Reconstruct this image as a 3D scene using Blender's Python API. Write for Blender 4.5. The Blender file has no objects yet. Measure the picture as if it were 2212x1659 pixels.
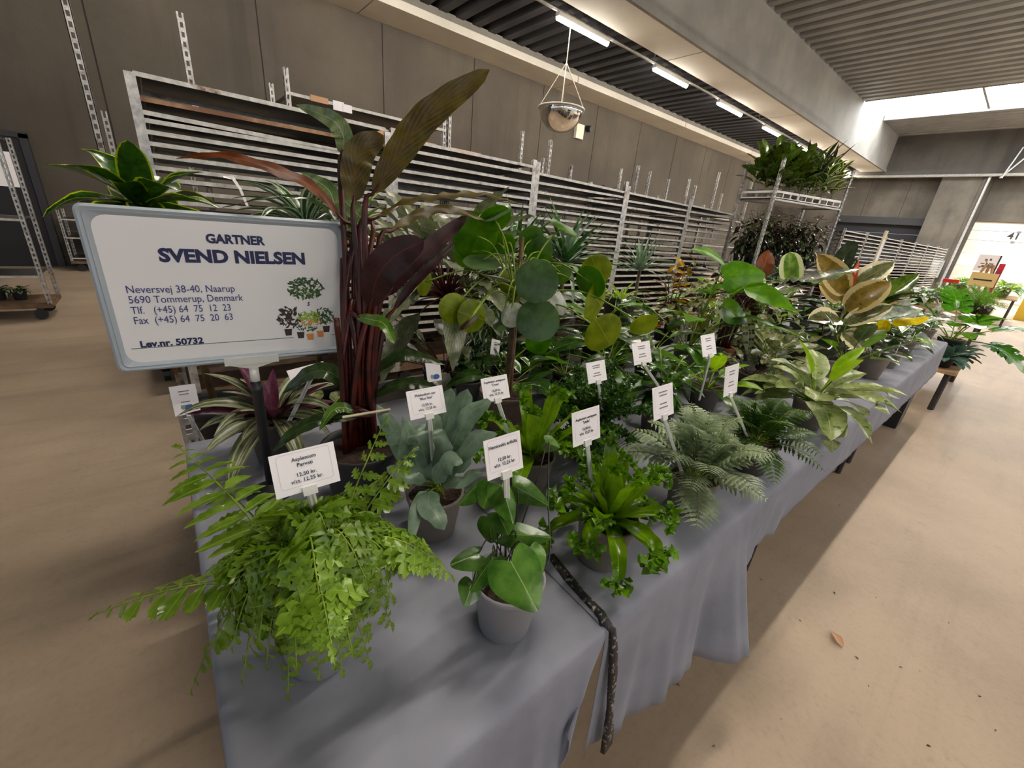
import bpy, math, random
from mathutils import Vector as V, Matrix, Euler
random.seed(7)
S = bpy.context.scene
COL = S.collection

# ------------------------------------------------------------------ camera, light, exposure
F_PX, CX, CY = 879.93, 1106.0, 829.5                       # focal length and centre in px of the 2212x1659 frame
CAM = V((0, 0, 1.4))
RGT = V((0.77680745, -0.62358615, 0.08780941))              # camera right / down / forward in world axes
DWN = V((-0.16776695, -0.33932434, -0.92558805))            # world: X along the table, Y towards the panelled wall, Z up
FWD = V((0.60697977, 0.70427218, -0.36820682))
cd = bpy.data.cameras.new('camera'); cam = bpy.data.objects.new('camera', cd); COL.objects.link(cam)
m = Matrix.Identity(4)
for r in range(3):
    m[r][0] = RGT[r]; m[r][1] = -DWN[r]; m[r][2] = -FWD[r]; m[r][3] = CAM[r]
cam.matrix_world = m
cd.sensor_fit = 'HORIZONTAL'; cd.sensor_width = 36; cd.lens = 36 * F_PX / 2212; cd.clip_start = 0.02; cd.clip_end = 200
S.camera = cam
S.view_settings.view_transform = 'Standard'; S.view_settings.look = 'None'
S.view_settings.gamma = 1; S.view_settings.use_curve_mapping = False
S.view_settings.exposure = 1.45
wd = bpy.data.worlds.new('daylight'); S.world = wd; wd.use_nodes = True
wd.node_tree.nodes['Background'].inputs[0].default_value = (0.80, 0.90, 1.0, 1)
wd.node_tree.nodes['Background'].inputs[1].default_value = 0.26
S.cycles.max_bounces = 7; S.cycles.diffuse_bounces = 4; S.cycles.caustics_reflective = False; S.cycles.caustics_refractive = False
LAMP_POWER = 62.0
SKYLIGHT_POWER = 6.0

# ------------------------------------------------------------------ helpers
def ray(u, v): return RGT * ((u - CX) / F_PX) + DWN * ((v - CY) / F_PX) + FWD
def onz(u, v, z): r = ray(u, v); return CAM + r * ((z - 1.4) / r.z)
def ony(u, v, y): r = ray(u, v); return CAM + r * (y / r.y)
def onx(u, v, x): r = ray(u, v); return CAM + r * (x / r.x)
def pd(u, v, d): return CAM + ray(u, v) * d
def depth(p): return (V(p) - CAM).dot(FWD)

class MB:
    """collects geometry of one part"""
    def __init__(s): s.v = []; s.f = []; s.uv = []; s.mi = []
    def add(s, vs, fs, uvs=None, mi=0):
        o = len(s.v); s.v += [tuple(x) for x in vs]
        s.f += [tuple(o + i for i in f) for f in fs]
        s.uv += uvs if uvs else [(0.5, 0.5)] * len(vs)
        s.mi += [mi] * len(fs)
        return s
    def box(s, lo, hi, mi=0):
        x0, y0, z0 = lo; x1, y1, z1 = hi
        return s.add([(x0,y0,z0),(x1,y0,z0),(x1,y1,z0),(x0,y1,z0),(x0,y0,z1),(x1,y0,z1),(x1,y1,z1),(x0,y1,z1)],
              [(0,3,2,1),(4,5,6,7),(0,1,5,4),(1,2,6,5),(2,3,7,6),(3,0,4,7)], None, mi)
    def tube(s, pts, rad, n=6, mi=0, caps=True):
        pts = [V(p) for p in pts]; rads = rad if isinstance(rad, (list, tuple)) else [rad] * len(pts)
        vs = []; uvs = []; ref = None
        for i, p in enumerate(pts):
            t = (pts[min(i+1, len(pts)-1)] - pts[max(i-1, 0)])
            t = t.normalized() if t.length > 1e-9 else V((0,0,1))
            if ref is None: ref = V((0,0,1)) if abs(t.z) < 0.9 else V((1,0,0))
            a = t.cross(ref); a = a.normalized() if a.length > 1e-6 else V((1,0,0)); b = a.cross(t).normalized(); ref = b
            for k in range(n):
                an = 2*math.pi*k/n
                vs.append(p + (a*math.cos(an) + b*math.sin(an))*rads[i]); uvs.append((k/n, i/max(1, len(pts)-1)))
        fs = [(i*n+k, i*n+(k+1) % n, (i+1)*n+(k+1) % n, (i+1)*n+k) for i in range(len(pts)-1) for k in range(n)]
        if caps: fs += [tuple(range(n-1, -1, -1)), tuple((len(pts)-1)*n+k for k in range(n))]
        return s.add(vs, fs, uvs, mi)
    def lathe(s, prof, n=24, c=(0,0,0), mi=0):
        vs = []; fs = []
        for r, z in prof:
            for k in range(n):
                a = 2*math.pi*k/n; vs.append((c[0]+r*math.cos(a), c[1]+r*math.sin(a), c[2]+z))
        for i in range(len(prof)-1):
            for k in range(n): fs.append((i*n+k, i*n+(k+1) % n, (i+1)*n+(k+1) % n, (i+1)*n+k))
        if prof[0][0] > 1e-6: fs.append(tuple(range(n-1, -1, -1)))
        if prof[-1][0] > 1e-6: fs.append(tuple((len(prof)-1)*n+k for k in range(n)))
        return s.add(vs, fs, None, mi)
    def mesh(s, name, mats, smooth=False):
        me = bpy.data.meshes.new(name); me.from_pydata(s.v, [], s.f)
        ul = me.uv_layers.new(name='UVMap')
        co = [0.0]*(2*len(me.loops)); vi = [0]*len(me.loops); me.loops.foreach_get('vertex_index', vi)
        for i, q in enumerate(vi): co[2*i], co[2*i+1] = s.uv[q]
        ul.data.foreach_set('uv', co)
        for mm in (mats if isinstance(mats, (list, tuple)) else [mats]): me.materials.append(M[mm] if isinstance(mm, str) else mm)
        if any(s.mi): me.polygons.foreach_set('material_index', s.mi)
        if smooth: me.polygons.foreach_set('use_smooth', [True]*len(me.polygons))
        me.update(); return me
    def build(s, name, mats, parent=None, smooth=False, mat=None):
        return obj(name, s.mesh(name, mats, smooth), parent, mat)

def obj(name, data, parent=None, mat=None):
    o = bpy.data.objects.new(name, data); COL.objects.link(o)
    if parent is not None: o.parent = parent
    if mat is not None: o.matrix_local = mat
    return o
def tag(o, label=None, cat=None, group=None, kind=None):
    if label: o['label'] = label
    if cat: o['category'] = cat
    if group: o['group'] = group
    if kind: o['kind'] = kind
    return o
def thing(name, label, cat, loc=(0,0,0), rz=0.0, group=None, scale=1.0):
    o = bpy.data.objects.new(name, None); COL.objects.link(o); o.empty_display_size = 0.05
    o.location = loc; o.rotation_euler = (0,0,rz); o.scale = (scale,)*3
    return tag(o, label, cat, group)
def copy_tree(o, parent=None):
    c = o.copy(); COL.objects.link(c)
    if parent is not None: c.parent = parent
    for ch in o.children: copy_tree(ch, c)
    return c
def struct(o): o['kind'] = 'structure'; return o

# ------------------------------------------------------------------ materials
M = {}
def nt(name):
    m = bpy.data.materials.new(name); m.use_nodes = True; M[name] = m
    t = m.node_tree; t.nodes.clear()
    out = t.nodes.new('ShaderNodeOutputMaterial')
    return m, t, out
class NB:
    """small node builder"""
    def __init__(s, t): s.t = t
    def n(s, typ, **kw):
        x = s.t.nodes.new(typ)
        for k, v in kw.items(): setattr(x, k, v)
        return x
    def put(s, sock, v):
        if v is None: return
        if hasattr(v, 'is_linked') or isinstance(v, bpy.types.NodeSocket): s.t.links.new(v, sock)
        else:
            if isinstance(v, tuple) and len(v) == 3 and sock.type == 'RGBA': v = v + (1,)
            sock.default_value = v
    def math(s, op, a, b=None, c=None, clamp=False):
        x = s.n('ShaderNodeMath', operation=op, use_clamp=clamp)
        for i, q in enumerate((a, b, c)): s.put(x.inputs[i], q)
        return x.outputs[0]
    def mix(s, f, a, b, blend='MIX'):
        x = s.n('ShaderNodeMix', data_type='RGBA', blend_type=blend)
        s.put(x.inputs[0], f); s.put(x.inputs[6], a); s.put(x.inputs[7], b); return x.outputs[2]
    def noise(s, vec, scale, detail=3, rough=0.5, dist=0.0):
        x = s.n('ShaderNodeTexNoise'); s.put(x.inputs['Vector'], vec)
        x.inputs['Scale'].default_value = scale; x.inputs['Detail'].default_value = detail
        x.inputs['Roughness'].default_value = rough; x.inputs['Distortion'].default_value = dist; return x.outputs[0]
    def ss(s, x, a, b):                                    # smoothstep
        q = s.n('ShaderNodeMapRange', interpolation_type='SMOOTHSTEP')
        s.put(q.inputs[0], x); q.inputs[1].default_value = a; q.inputs[2].default_value = b; return q.outputs[0]
    def mapping(s, vec, sc):
        x = s.n('ShaderNodeMapping'); s.put(x.inputs[0], vec); x.inputs[3].default_value = sc; return x.outputs[0]
    def pos(s): return s.n('ShaderNodeNewGeometry').outputs['Position']
    def objc(s): return s.n('ShaderNodeTexCoord').outputs['Object']
    def uv(s): return s.n('ShaderNodeUVMap').outputs[0]
    def sep(s, v): x = s.n('ShaderNodeSeparateXYZ'); s.put(x.inputs[0], v); return x.outputs
    def rnd(s): return s.n('ShaderNodeObjectInfo').outputs['Random']
    def bsdf(s, col, rough=0.5, metal=0.0, spec=0.5, bump=None, bstr=0.3, bdist=0.01):
        x = s.n('ShaderNodeBsdfPrincipled')
        s.put(x.inputs['Base Color'], col); s.put(x.inputs['Roughness'], rough); s.put(x.inputs['Metallic'], metal)
        x.inputs['Specular IOR Level'].default_value = spec
        if bump is not None:
            b = s.n('ShaderNodeBump'); s.put(b.inputs['Height'], bump); b.inputs['Strength'].default_value = bstr; b.inputs['Distance'].default_value = bdist
            s.t.links.new(b.outputs[0], x.inputs['Normal'])
        return x.outputs[0]
def lin(r, g, b): return tuple(((c/255)/12.92 if c <= 10 else ((c/255+0.055)/1.055)**2.4) for c in (r, g, b))
def plain(name, col, rough=0.5, metal=0.0, spec=0.5, var=0.0, vscale=8, bump=0.0, bscale=60):
    m, t, out = nt(name); b = NB(t); c = col
    if var:
        n = b.noise(b.objc(), vscale, 4)
        c = b.mix(b.ss(n, 0.3, 0.7), tuple(x*(1-var) for x in col), tuple(min(1, x*(1+var)) for x in col))
    bm = b.noise(b.objc(), bscale, 3) if bump else None
    t.links.new(b.bsdf(c, rough, metal, spec, bm, bump, 0.004), out.inputs[0]); return m
def emit(name, col, power):
    m, t, out = nt(name); b = NB(t); e = b.n('ShaderNodeEmission'); e.inputs[0].default_value = col + (1,); e.inputs[1].default_value = power
    t.links.new(e.outputs[0], out.inputs[0]); return m

def mat_concrete(name, c1, c2, streak=True, rough=0.8, scale=0.7, floor=False):
    m, t, out = nt(name); b = NB(t); p = b.pos()
    n1 = b.noise(p, scale, 6, 0.6)
    c = b.mix(b.ss(n1, 0.3, 0.72), c1, c2)
    if streak:
        n2 = b.noise(b.mapping(p, (1.3, 1.3, 0.12)), 1.6, 4, 0.6)
        c = b.mix(b.math('MULTIPLY', b.ss(n2, 0.5, 0.75), 0.45), c, tuple(x*0.55 for x in c1))
    n3 = b.noise(p, 45, 4, 0.7)
    if floor:
        n4 = b.noise(b.mapping(p, (0.25, 3.2, 1)), 1.2, 5, 0.65, 0.6)     # swept streaks along the hall
        c = b.mix(b.math('MULTIPLY', b.ss(n4, 0.45, 0.75), 0.32), c, tuple(x*0.6 for x in c1))
        n5 = b.noise(p, 7, 6, 0.75)
        c = b.mix(b.math('MULTIPLY', b.ss(n5, 0.56, 0.8), 0.4), c, tuple(x*0.5 for x in c1))
    c = b.mix(b.math('MULTIPLY', b.ss(n3, 0.45, 0.75), 0.16), c, tuple(x*0.45 for x in c1))
    rg = b.math('ADD', b.math('MULTIPLY', n1, 0.18), rough - 0.1)
    t.links.new(b.bsdf(c, rg, 0, 0.4, n3, 0.15, 0.01), out.inputs[0])
mat_concrete('floor_concrete', lin(168,148,126), lin(194,173,149), False, 0.55, 0.9, True)
mat_concrete('wall_concrete', lin(74,68,60), lin(92,85,75), True, 0.85, 0.5)
mat_concrete('far_concrete', lin(74,69,62), lin(100,94,84), True, 0.85, 0.8)
mat_concrete('end_beam', lin(62,59,54), lin(80,76,70), True, 0.85, 0.8)
mat_concrete('beam_concrete', lin(112,109,103), lin(134,130,123), False, 0.8, 0.8)
mat_concrete('beam_board', lin(202,197,186), lin(216,211,200), False, 0.8, 0.8)
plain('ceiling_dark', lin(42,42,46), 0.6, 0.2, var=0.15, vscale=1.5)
plain('ceiling_grey', lin(120,118,114), 0.5, 0.15, var=0.12, vscale=1.5)
plain('dark_frame', lin(40,40,44), 0.5)
plain('dark_void', lin(32,32,36), 0.8)
plain('gate_panel', lin(226,214,196), 0.5, var=0.03)
plain('joint', lin(62,56,50), 0.9)
plain('white_plastic', lin(232,230,228), 0.4)
plain('print_black', lin(42,40,48), 0.6)
plain('print_navy', lin(34,38,84), 0.5)
plain('print_blue', lin(64,66,130), 0.5)
plain('print_grey', lin(120,118,124), 0.6)
plain('print_faint', lin(206,200,202), 0.6)
plain('print_line_green', lin(78,112,84), 0.5)
plain('logo_blue', lin(48,98,178), 0.4)
plain('logo_green', lin(140,158,140), 0.5)
plain('card', lin(250,244,246), 0.55, bump=0.0)
plain('sign_sheet', lin(244,240,240), 0.35, var=0.01)
plain('sign_frame', lin(166,174,182), 0.35)
plain('clear_plastic', lin(226,224,218), 0.2)
plain('black_plastic', lin(34,33,36), 0.45)
plain('pot_black', lin(40,39,42), 0.5, var=0.1)
plain('pot_taupe', lin(126,116,106), 0.55, var=0.08, vscale=14)
plain('pot_grey', lin(146,144,146), 0.55, var=0.06)
plain('pot_dark', lin(82,76,72), 0.55, var=0.12)
plain('pot_clay', lin(118,96,84), 0.7, var=0.22, vscale=18)
plain('pot_terracotta', lin(186,106,74), 0.7, var=0.12)
plain('soil', lin(58,42,32), 0.95, var=0.5, vscale=120, bump=1.0, bscale=160)
plain('cardboard', lin(206,160,122), 0.8, var=0.06)
plain('wood_dark', lin(112,86,64), 0.75, var=0.25, vscale=10)
plain('wood', lin(176,140,100), 0.7, var=0.2, vscale=12)
plain('wood_pale', lin(224,206,170), 0.7, var=0.12, vscale=20)
plain('bamboo', lin(122,88,56), 0.6, var=0.25, vscale=40)
plain('red_plastic', lin(200,32,36), 0.4)
plain('magenta_cover', lin(150,30,70), 0.5)
plain('yellow_leaf', lin(236,198,40), 0.5, var=0.12)
plain('board_tan', lin(222,194,128), 0.6)
plain('yellow_cloth', lin(226,190,60), 0.6)
plain('rope', lin(214,206,188), 0.8)
plain('steel_dark', lin(66,62,62), 0.55, 0.5, var=0.25)
plain('photo_orange', lin(226,150,80), 0.6)
plain('photo_green', lin(60,88,48), 0.6, var=0.4, vscale=200)
plain('photo_lime', lin(150,176,60), 0.6, var=0.3, vscale=200)
plain('photo_dark', lin(58,46,40), 0.6, var=0.4, vscale=200)

def mat_steel(name, c1, c2, rust=0.0, metal=0.7):
    m, t, out = nt(name); b = NB(t); p = b.pos()
    n1 = b.noise(p, 22, 5, 0.65); n2 = b.noise(p, 3.5, 5, 0.7)
    c = b.mix(b.ss(n1, 0.3, 0.7), c1, c2)
    if rust: c = b.mix(b.ss(n2, 0.62-rust, 0.72-rust*0.5), c, lin(118,76,50))
    t.links.new(b.bsdf(c, b.math('ADD', b.math('MULTIPLY', n1, 0.25), 0.28), metal, 0.5), out.inputs[0])
mat_steel('galvanised', lin(150,146,142), lin(206,202,196), 0.03)
mat_steel('shelf_steel', lin(170,165,157), lin(208,203,195), 0.02, 0.3)
mat_steel('shelf_rusty', lin(150,110,80), lin(176,140,104), 0.3, 0.3)
mat_steel('shelf_under', lin(34,29,27), lin(52,45,42), 0.05, 0.2)  # plate colour darkened to paint in the shade between stacked shelves
mat_steel('pipe_steel', lin(150,150,148), lin(190,190,186), 0.0, 0.6)

def mat_cloth():
    m, t, out = nt('table_cloth'); b = NB(t); p = b.pos()
    n1 = b.noise(p, 5, 4, 0.6)
    c = b.mix(b.ss(n1, 0.3, 0.7), lin(136,137,148), lin(152,153,164))
    w1 = b.math('SINE', b.math('MULTIPLY', b.sep(p)[0], 2600)); 
    n2 = b.noise(p, 900, 2, 0.5)
    c = b.mix(b.math('MULTIPLY', n2, 0.12), c, lin(90,90,100))
    n3 = b.noise(p, 9, 4, 0.55, 0.5)
    x = b.bsdf(c, 0.85, 0, 0.15, n3, 0.25, 0.012)
    t.links.new(x, out.inputs[0])
mat_cloth()
def mat_strap():
    m, t, out = nt('strap_mottled'); b = NB(t)
    n = b.noise(b.objc(), 95, 3, 0.65); c = b.mix(b.ss(n, 0.54, 0.68), lin(34,31,31), lin(172,164,154))
    t.links.new(b.bsdf(c, 0.6), out.inputs[0])
mat_strap()
emit('lamp_glow', (1.0, 0.91, 0.79), LAMP_POWER)
emit('sky_panel', (0.93, 0.97, 1.0), SKYLIGHT_POWER)
emit('gate_glow', (0.9, 0.96, 1.0), 1.6)
def mat_mirror():
    m, t, out = nt('mirror_dome'); b = NB(t)
    t.links.new(b.bsdf(lin(236,232,226), 0.03, 1.0), out.inputs[0])
mat_mirror()
def mat_glass(name, col, rough=0.02):
    m, t, out = nt(name); b = NB(t); x = b.n('ShaderNodeBsdfPrincipled')
    x.inputs['Base Color'].default_value = col + (1,); x.inputs['Roughness'].default_value = rough; x.inputs['Transmission Weight'].default_value = 1.0
    t.links.new(x.outputs[0], out.inputs[0])
mat_glass('clear_acrylic', (0.95, 0.95, 0.93)); mat_glass('bottle_pet', (0.9, 0.96, 0.98))

# ------------------------------------------------------------------ the hall
FAR, WALL, CEIL = 28.0, 10.65, 6.6
fl = struct(MB().box((-14, -12, -0.2), (FAR+0.3, WALL+0.2, 0)).build('floor', 'floor_concrete'))
w = struct(obj('wall_back', None))
nwp = 17
wx0 = 2.067 - 2.42*6
pan = MB().box((0.012, 0, 0), (2.408, 0.2, CEIL)).mesh('panel', 'wall_concrete')
for i in range(nwp):
    o = obj('panel', pan, w); o.location = (wx0+2.42*i, WALL, 0)
MB().box((wx0, WALL+0.018, 0), (wx0+2.42*nwp, WALL+0.19, CEIL)).build('joint_backing', 'joint', w)
struct(MB().box((wx0, WALL-0.03, 0), (wx0+2.42*nwp, WALL, 0.16)).build('baseboard_back', 'dark_frame'))
wf = struct(obj('wall_far', None))
# far wall: concrete panels around the gate (y 2.34..-3.2) and the dark doorway (y 7.3..3.5)
def fbox(n, y0, y1, z0, z1, mm, x0=FAR, x1=FAR+0.3): return MB().box((x0, y0, z0), (x1, y1, z1)).build(n, mm, wf)
for y0, y1 in ((7.4, 9.0), (9.012, WALL)): fbox('panel', y0, y1, 0, CEIL, 'far_concrete')
for y0, y1 in ((3.5, 5.0), (5.012, 6.5), (6.512, 7.39)): fbox('panel', y0, y1, 3.2, CEIL, 'far_concrete')
fbox('panel', 2.35, 3.49, 0, CEIL, 'far_concrete')
fbox('panel', -3.2, 2.34, 3.24, CEIL, 'far_concrete')
fbox('panel', -12, -3.21, 0, CEIL, 'far_concrete')
d2 = struct(obj('door_2', None))
MB().box((FAR-0.12, 3.3, 2.92), (FAR, 7.5, 3.24)).build('lintel', 'dark_frame', d2)
for k in range(7): MB().box((FAR+0.1, 3.5, 0.0+0.42*k), (FAR+0.14, 7.4, 0.41+0.42*k)).build('slat', 'dark_void', d2)
# sectional gate with a window band and the number 41
d1 = struct(obj('door_1', None))
for z0, z1, n in ((0.01,0.66,'slat'),(0.68,1.36,'slat'),(1.92,2.46,'slat'),(2.48,2.86,'slat'),(2.88,3.23,'slat')):
    MB().box((FAR+0.1, -3.2, z0), (FAR+0.15, 2.34, z1)).build(n, 'gate_panel', d1)
for k in range(5):
    y1 = 2.34-1.108*k
    f = MB().box((FAR+0.1, y1-1.108, 1.37), (FAR+0.14, y1, 1.42)).box((FAR+0.1, y1-1.108, 1.86), (FAR+0.14, y1, 1.91)).box((FAR+0.1, y1-0.05, 1.42), (FAR+0.14, y1, 1.86)).box((FAR+0.1, y1-1.108, 1.42), (FAR+0.14, y1-1.06, 1.86)).build('window_frame', 'gate_panel', d1)
    MB().box((FAR+0.115, y1-1.06, 1.42), (FAR+0.125, y1-0.05, 1.86)).build('pane', 'gate_glow', f)
FONT_CACHE = {}
def text_mesh(s, size, bold=0.0, align='CENTER', spacing=1.0, xs=1.0):
    k = (s, size, bold, align, spacing, xs)
    if k in FONT_CACHE: return FONT_CACHE[k]
    c = bpy.data.curves.new('text', 'FONT'); c.body = s; c.size = size; c.align_x = align; c.align_y = 'CENTER'
    c.offset = bold*size; c.space_character = spacing; c.resolution_u = 3; c.fill_mode = 'BOTH'; c.extrude = 0.0002 if size < .05 else 0.003
    o = bpy.data.objects.new('text', c); COL.objects.link(o)
    bpy.context.view_layer.update()
    me = bpy.data.meshes.new_from_object(o.evaluated_get(bpy.context.evaluated_depsgraph_get()))
    bpy.data.objects.remove(o); bpy.data.curves.remove(c)
    if xs != 1.0:
        for vv in me.vertices: vv.co.x *= xs
    me.materials.clear(); FONT_CACHE[k] = me; return me
def lettering(s, size, mm, parent, mat, bold=0.0, align='CENTER', spacing=1.0, xs=1.0):
    me = text_mesh(s, size, bold, align, spacing, xs).copy(); me.name = 'lettering'; me.materials.append(M[mm])
    return obj('lettering', me, parent, mat)
# face -x: text x axis -> -y, y axis -> z
lettering('41', 0.37, 'print_black', d1, Matrix(((0,0,-1,FAR+0.095),(-1,0,0,1.02),(0,1,0,2.70),(0,0,0,1))), 0.02, 'CENTER')
for zz, yy in ((2.87, 0.93), (2.47, 0.97)): MB().box((FAR+0.08, yy-0.06, zz-0.04), (FAR+0.1, yy+0.06, zz+0.04)).build('lock', 'print_grey', d1)
# column, end beam, service pipe
struct(MB().box((FAR-0.75, 2.56, 0), (FAR, 3.9, 5.0)).box((FAR-0.8, 2.52, 0), (FAR-0.70, 2.60, 5.0)).build('trim_1', 'far_concrete'))
struct(MB().box((FAR-0.9, -12, 5.0), (FAR, WALL, CEIL)).build('trim_2', 'end_beam'))
pp = struct(MB().tube([(FAR-1.0, -12, 4.93), (FAR-1.0, WALL, 4.93)], 0.06, 8).build('trim_3', 'pipe_steel'))
struct(MB().tube([(FAR-1.05, 2.1, 4.8), (FAR-1.05, 1.9, 5.9)], 0.03, 6).build('trim_4', 'pipe_steel'))
struct(MB().tube([(FAR-1.05, 2.15, 4.8), (FAR-1.05, 1.5, 5.9)], 0.03, 6).build('trim_5', 'pipe_steel'))
struct(MB().tube([(FAR-0.85, 2.45, 0), (FAR-0.85, 2.45, 5.0)], 0.05, 6).build('trim_6', 'pipe_steel'))
b_ = struct(MB().box((FAR-0.95, 2.62, 0.75), (FAR-0.75, 3.0, 1.5)).build('trim_7', 'pipe_steel'))

# ribbed steel roof deck, ribs across the hall
def deck(name, x0, x1, y0, y1, mm, pitch=0.43, zc=CEIL):
    vs = []; fs = []; x = x0; prof = []
    while x < x1:
        prof += [(x, 0.0), (x+0.20, 0.0), (x+0.25, 0.13), (x+0.38, 0.13)]; x += pitch
    prof.append((x, 0.0))
    for px, pz in prof: vs += [(px, y0, zc+pz), (px, y1, zc+pz)]
    for i in range(len(prof)-1): fs.append((2*i, 2*i+1, 2*i+3, 2*i+2))
    return struct(MB().add(vs, fs).build(name, mm))
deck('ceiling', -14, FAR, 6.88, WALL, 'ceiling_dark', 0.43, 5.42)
deck('ceiling_2', -14, 20.6, -12, 5.95, 'ceiling_grey')
deck('ceiling_3', 23.9, FAR, -12, 5.95, 'ceiling_grey')
sk = struct(obj('window_1', None))
for k in range(6):
    y0 = 5.95-3.0*(k+1)
    f = MB().box((20.6, y0, CEIL+0.08), (23.9, y0+0.06, CEIL+0.18)).box((20.6, y0, CEIL), (20.66, y0+3, CEIL+0.2)).box((23.84, y0, CEIL), (23.9, y0+3, CEIL+0.2)).build('skylight_frame', 'ceiling_grey', sk)
    MB().box((20.6, y0+0.03, CEIL+0.2), (23.9, y0+3.03, CEIL+0.22)).build('pane', 'sky_panel', f)
# main beam: concrete web with pale boards under it; wall beam likewise
bm = struct(MB().box((-14, 5.97, 5.22), (FAR-0.9, 6.88, CEIL+0.45)).box((-14, 5.93, 5.13), (FAR-0.9, 6.0, 5.24)).build('trim_8', 'beam_concrete'))
x = 3.96-5.76*3
while x < FAR-1:
    MB().box((x+0.015, 6.01, 5.15), (min(x+5.745, FAR-0.92), 6.90, 5.22)).build('board', 'beam_board', bm); x += 5.76
wb = struct(MB().box((-14, 9.72, 5.30), (FAR-0.9, WALL-0.01, 5.44)).build('trim_9', 'beam_concrete'))
x = 3.96-5.76*3
while x < FAR-1:
    MB().box((x+0.015, 9.70, 5.15), (min(x+5.745, FAR-0.92), WALL-0.012, 5.30)).build('board', 'beam_board', wb); x += 5.76

# ------------------------------------------------------------------ lamps: rows of LED battens on a track
lamp0 = thing('ceiling_lamp', 'lit LED batten on the track behind the big concrete beam', 'lamp', (6.58, 7.33, 5.10), 0, 'LED battens on the track by the panelled wall')
MB().box((0, -0.05, 0.02), (1.52, 0.05, 0.09)).build('housing', 'white_plastic', lamp0)
MB().tube([(0.01, 0, 0), (1.51, 0, 0)], 0.045, 8).build('diffuser', 'lamp_glow', lamp0)
for k in range(-2, 7):
    if k == 0: continue
    c = copy_tree(lamp0); c.location = (6.58+3.27*k, 7.33, 5.10)
for k in range(-2, 7):
    c = copy_tree(lamp0); c.location = (6.58+3.27*k, 0.72, 5.10)
    c['label'] = 'lit LED batten on the track above the plant table'; c['group'] = 'LED battens above the plant table'
for k in range(-2, 7):
    c = copy_tree(lamp0); c.location = (6.58+3.27*k, -5.9, 5.10)
    c['label'] = 'lit LED batten on the track over the open aisle'; c['group'] = 'LED battens over the aisle'
for y, n in ((7.33, 10), (0.72, 11), (-5.9, 12)):
    tr = struct(MB().tube([(-13, y, 5.215), (FAR-1, y, 5.215)], 0.035, 6).build('trim_%d' % n, 'pipe_steel'))
    for k in range(-2, 5): MB().tube([(4.7+6.1*k-1, y, 5.23), (4.7+6.1*k-1, y, 5.5 if y > 7 else CEIL)], 0.012, 5).build('hanger', 'pipe_steel', tr)

# inspection mirror dome on cords
g = thing('mirror_dome', 'shiny half-dome safety mirror hanging on four cords from the lamp track', 'mirror', (6.96, 7.33, 1.4+2.085))
R_ = 0.46
prof = [(R_*math.sin(a), -0.40*R_*0.0 - R_*0.95*math.cos(a)) for a in [i*math.pi/2/10 for i in range(11)]]
MB().lathe([(max(0.001, r), z+0.2) for r, z in prof], 32).build('bowl', 'mirror_dome', g, True)
MB().lathe([(R_-0.01, 0.19), (R_+0.035, 0.19), (R_+0.035, 0.21), (R_-0.01, 0.21), (R_-0.01, 0.19)], 32).build('rim', 'clear_plastic', g, True)
for k in range(4):
    a = math.pi/4+math.pi/2*k
    MB().tube([((R_+0.02)*math.cos(a), (R_+0.02)*math.sin(a), 0.2), (0, 0, 1.0)], 0.009, 5).build('cord', 'rope', g)
MB().tube([(0, 0, 1.0), (0, 0, 1.6)], 0.011, 5).build('cord', 'rope', g)
cb = thing('wall_camera', 'small white junction box with a camera on the panelled wall', 'camera', (10.95, WALL-0.002, 4.27))
MB().box((-0.17, -0.1, -0.2), (0.17, 0, 0.2)).build('box', 'gate_panel', cb)
MB().tube([(0.4, 0, 0.16), (0.4, -0.2, 0.13)], 0.09, 8).build('lens', 'black_plastic', cb)

# ------------------------------------------------------------------ trolleys
post_cache = {}
def post_mesh(h, solid=False):
    """slotted U-channel post"""
    h = round(h, 2)
    if (h, solid) in post_cache: return post_cache[(h, solid)]
    b = MB(); W_ = 0.036; t_ = 0.004
    b.box((0, -W_/2, 0), (t_, -0.008, h)); b.box((0, 0.008, 0), (t_, W_/2, h)); z = 0.0
    while z < h-0.03: b.box((0, -0.008, z), (t_, 0.008, z+0.022)); z += 0.05
    for s_ in (-1, 1):
        y = s_*W_/2; z = 0.0
        b.box((0, min(y, y-s_*t_), 0), (0.010, max(y, y-s_*t_), h)); b.box((0.024, min(y, y-s_*t_), 0), (0.034, max(y, y-s_*t_), h))
        while z < h-0.03:
            b.box((0.010, min(y, y-s_*t_), z), (0.024, max(y, y-s_*t_), z+0.02)); z += 0.05
    if solid: b.box((-0.002, -W_/2-0.003, 0), (0.042, -W_/2, h))
    post_cache[(h, solid)] = b.mesh('post', 'galvanised'); return post_cache[(h, solid)]
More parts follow.
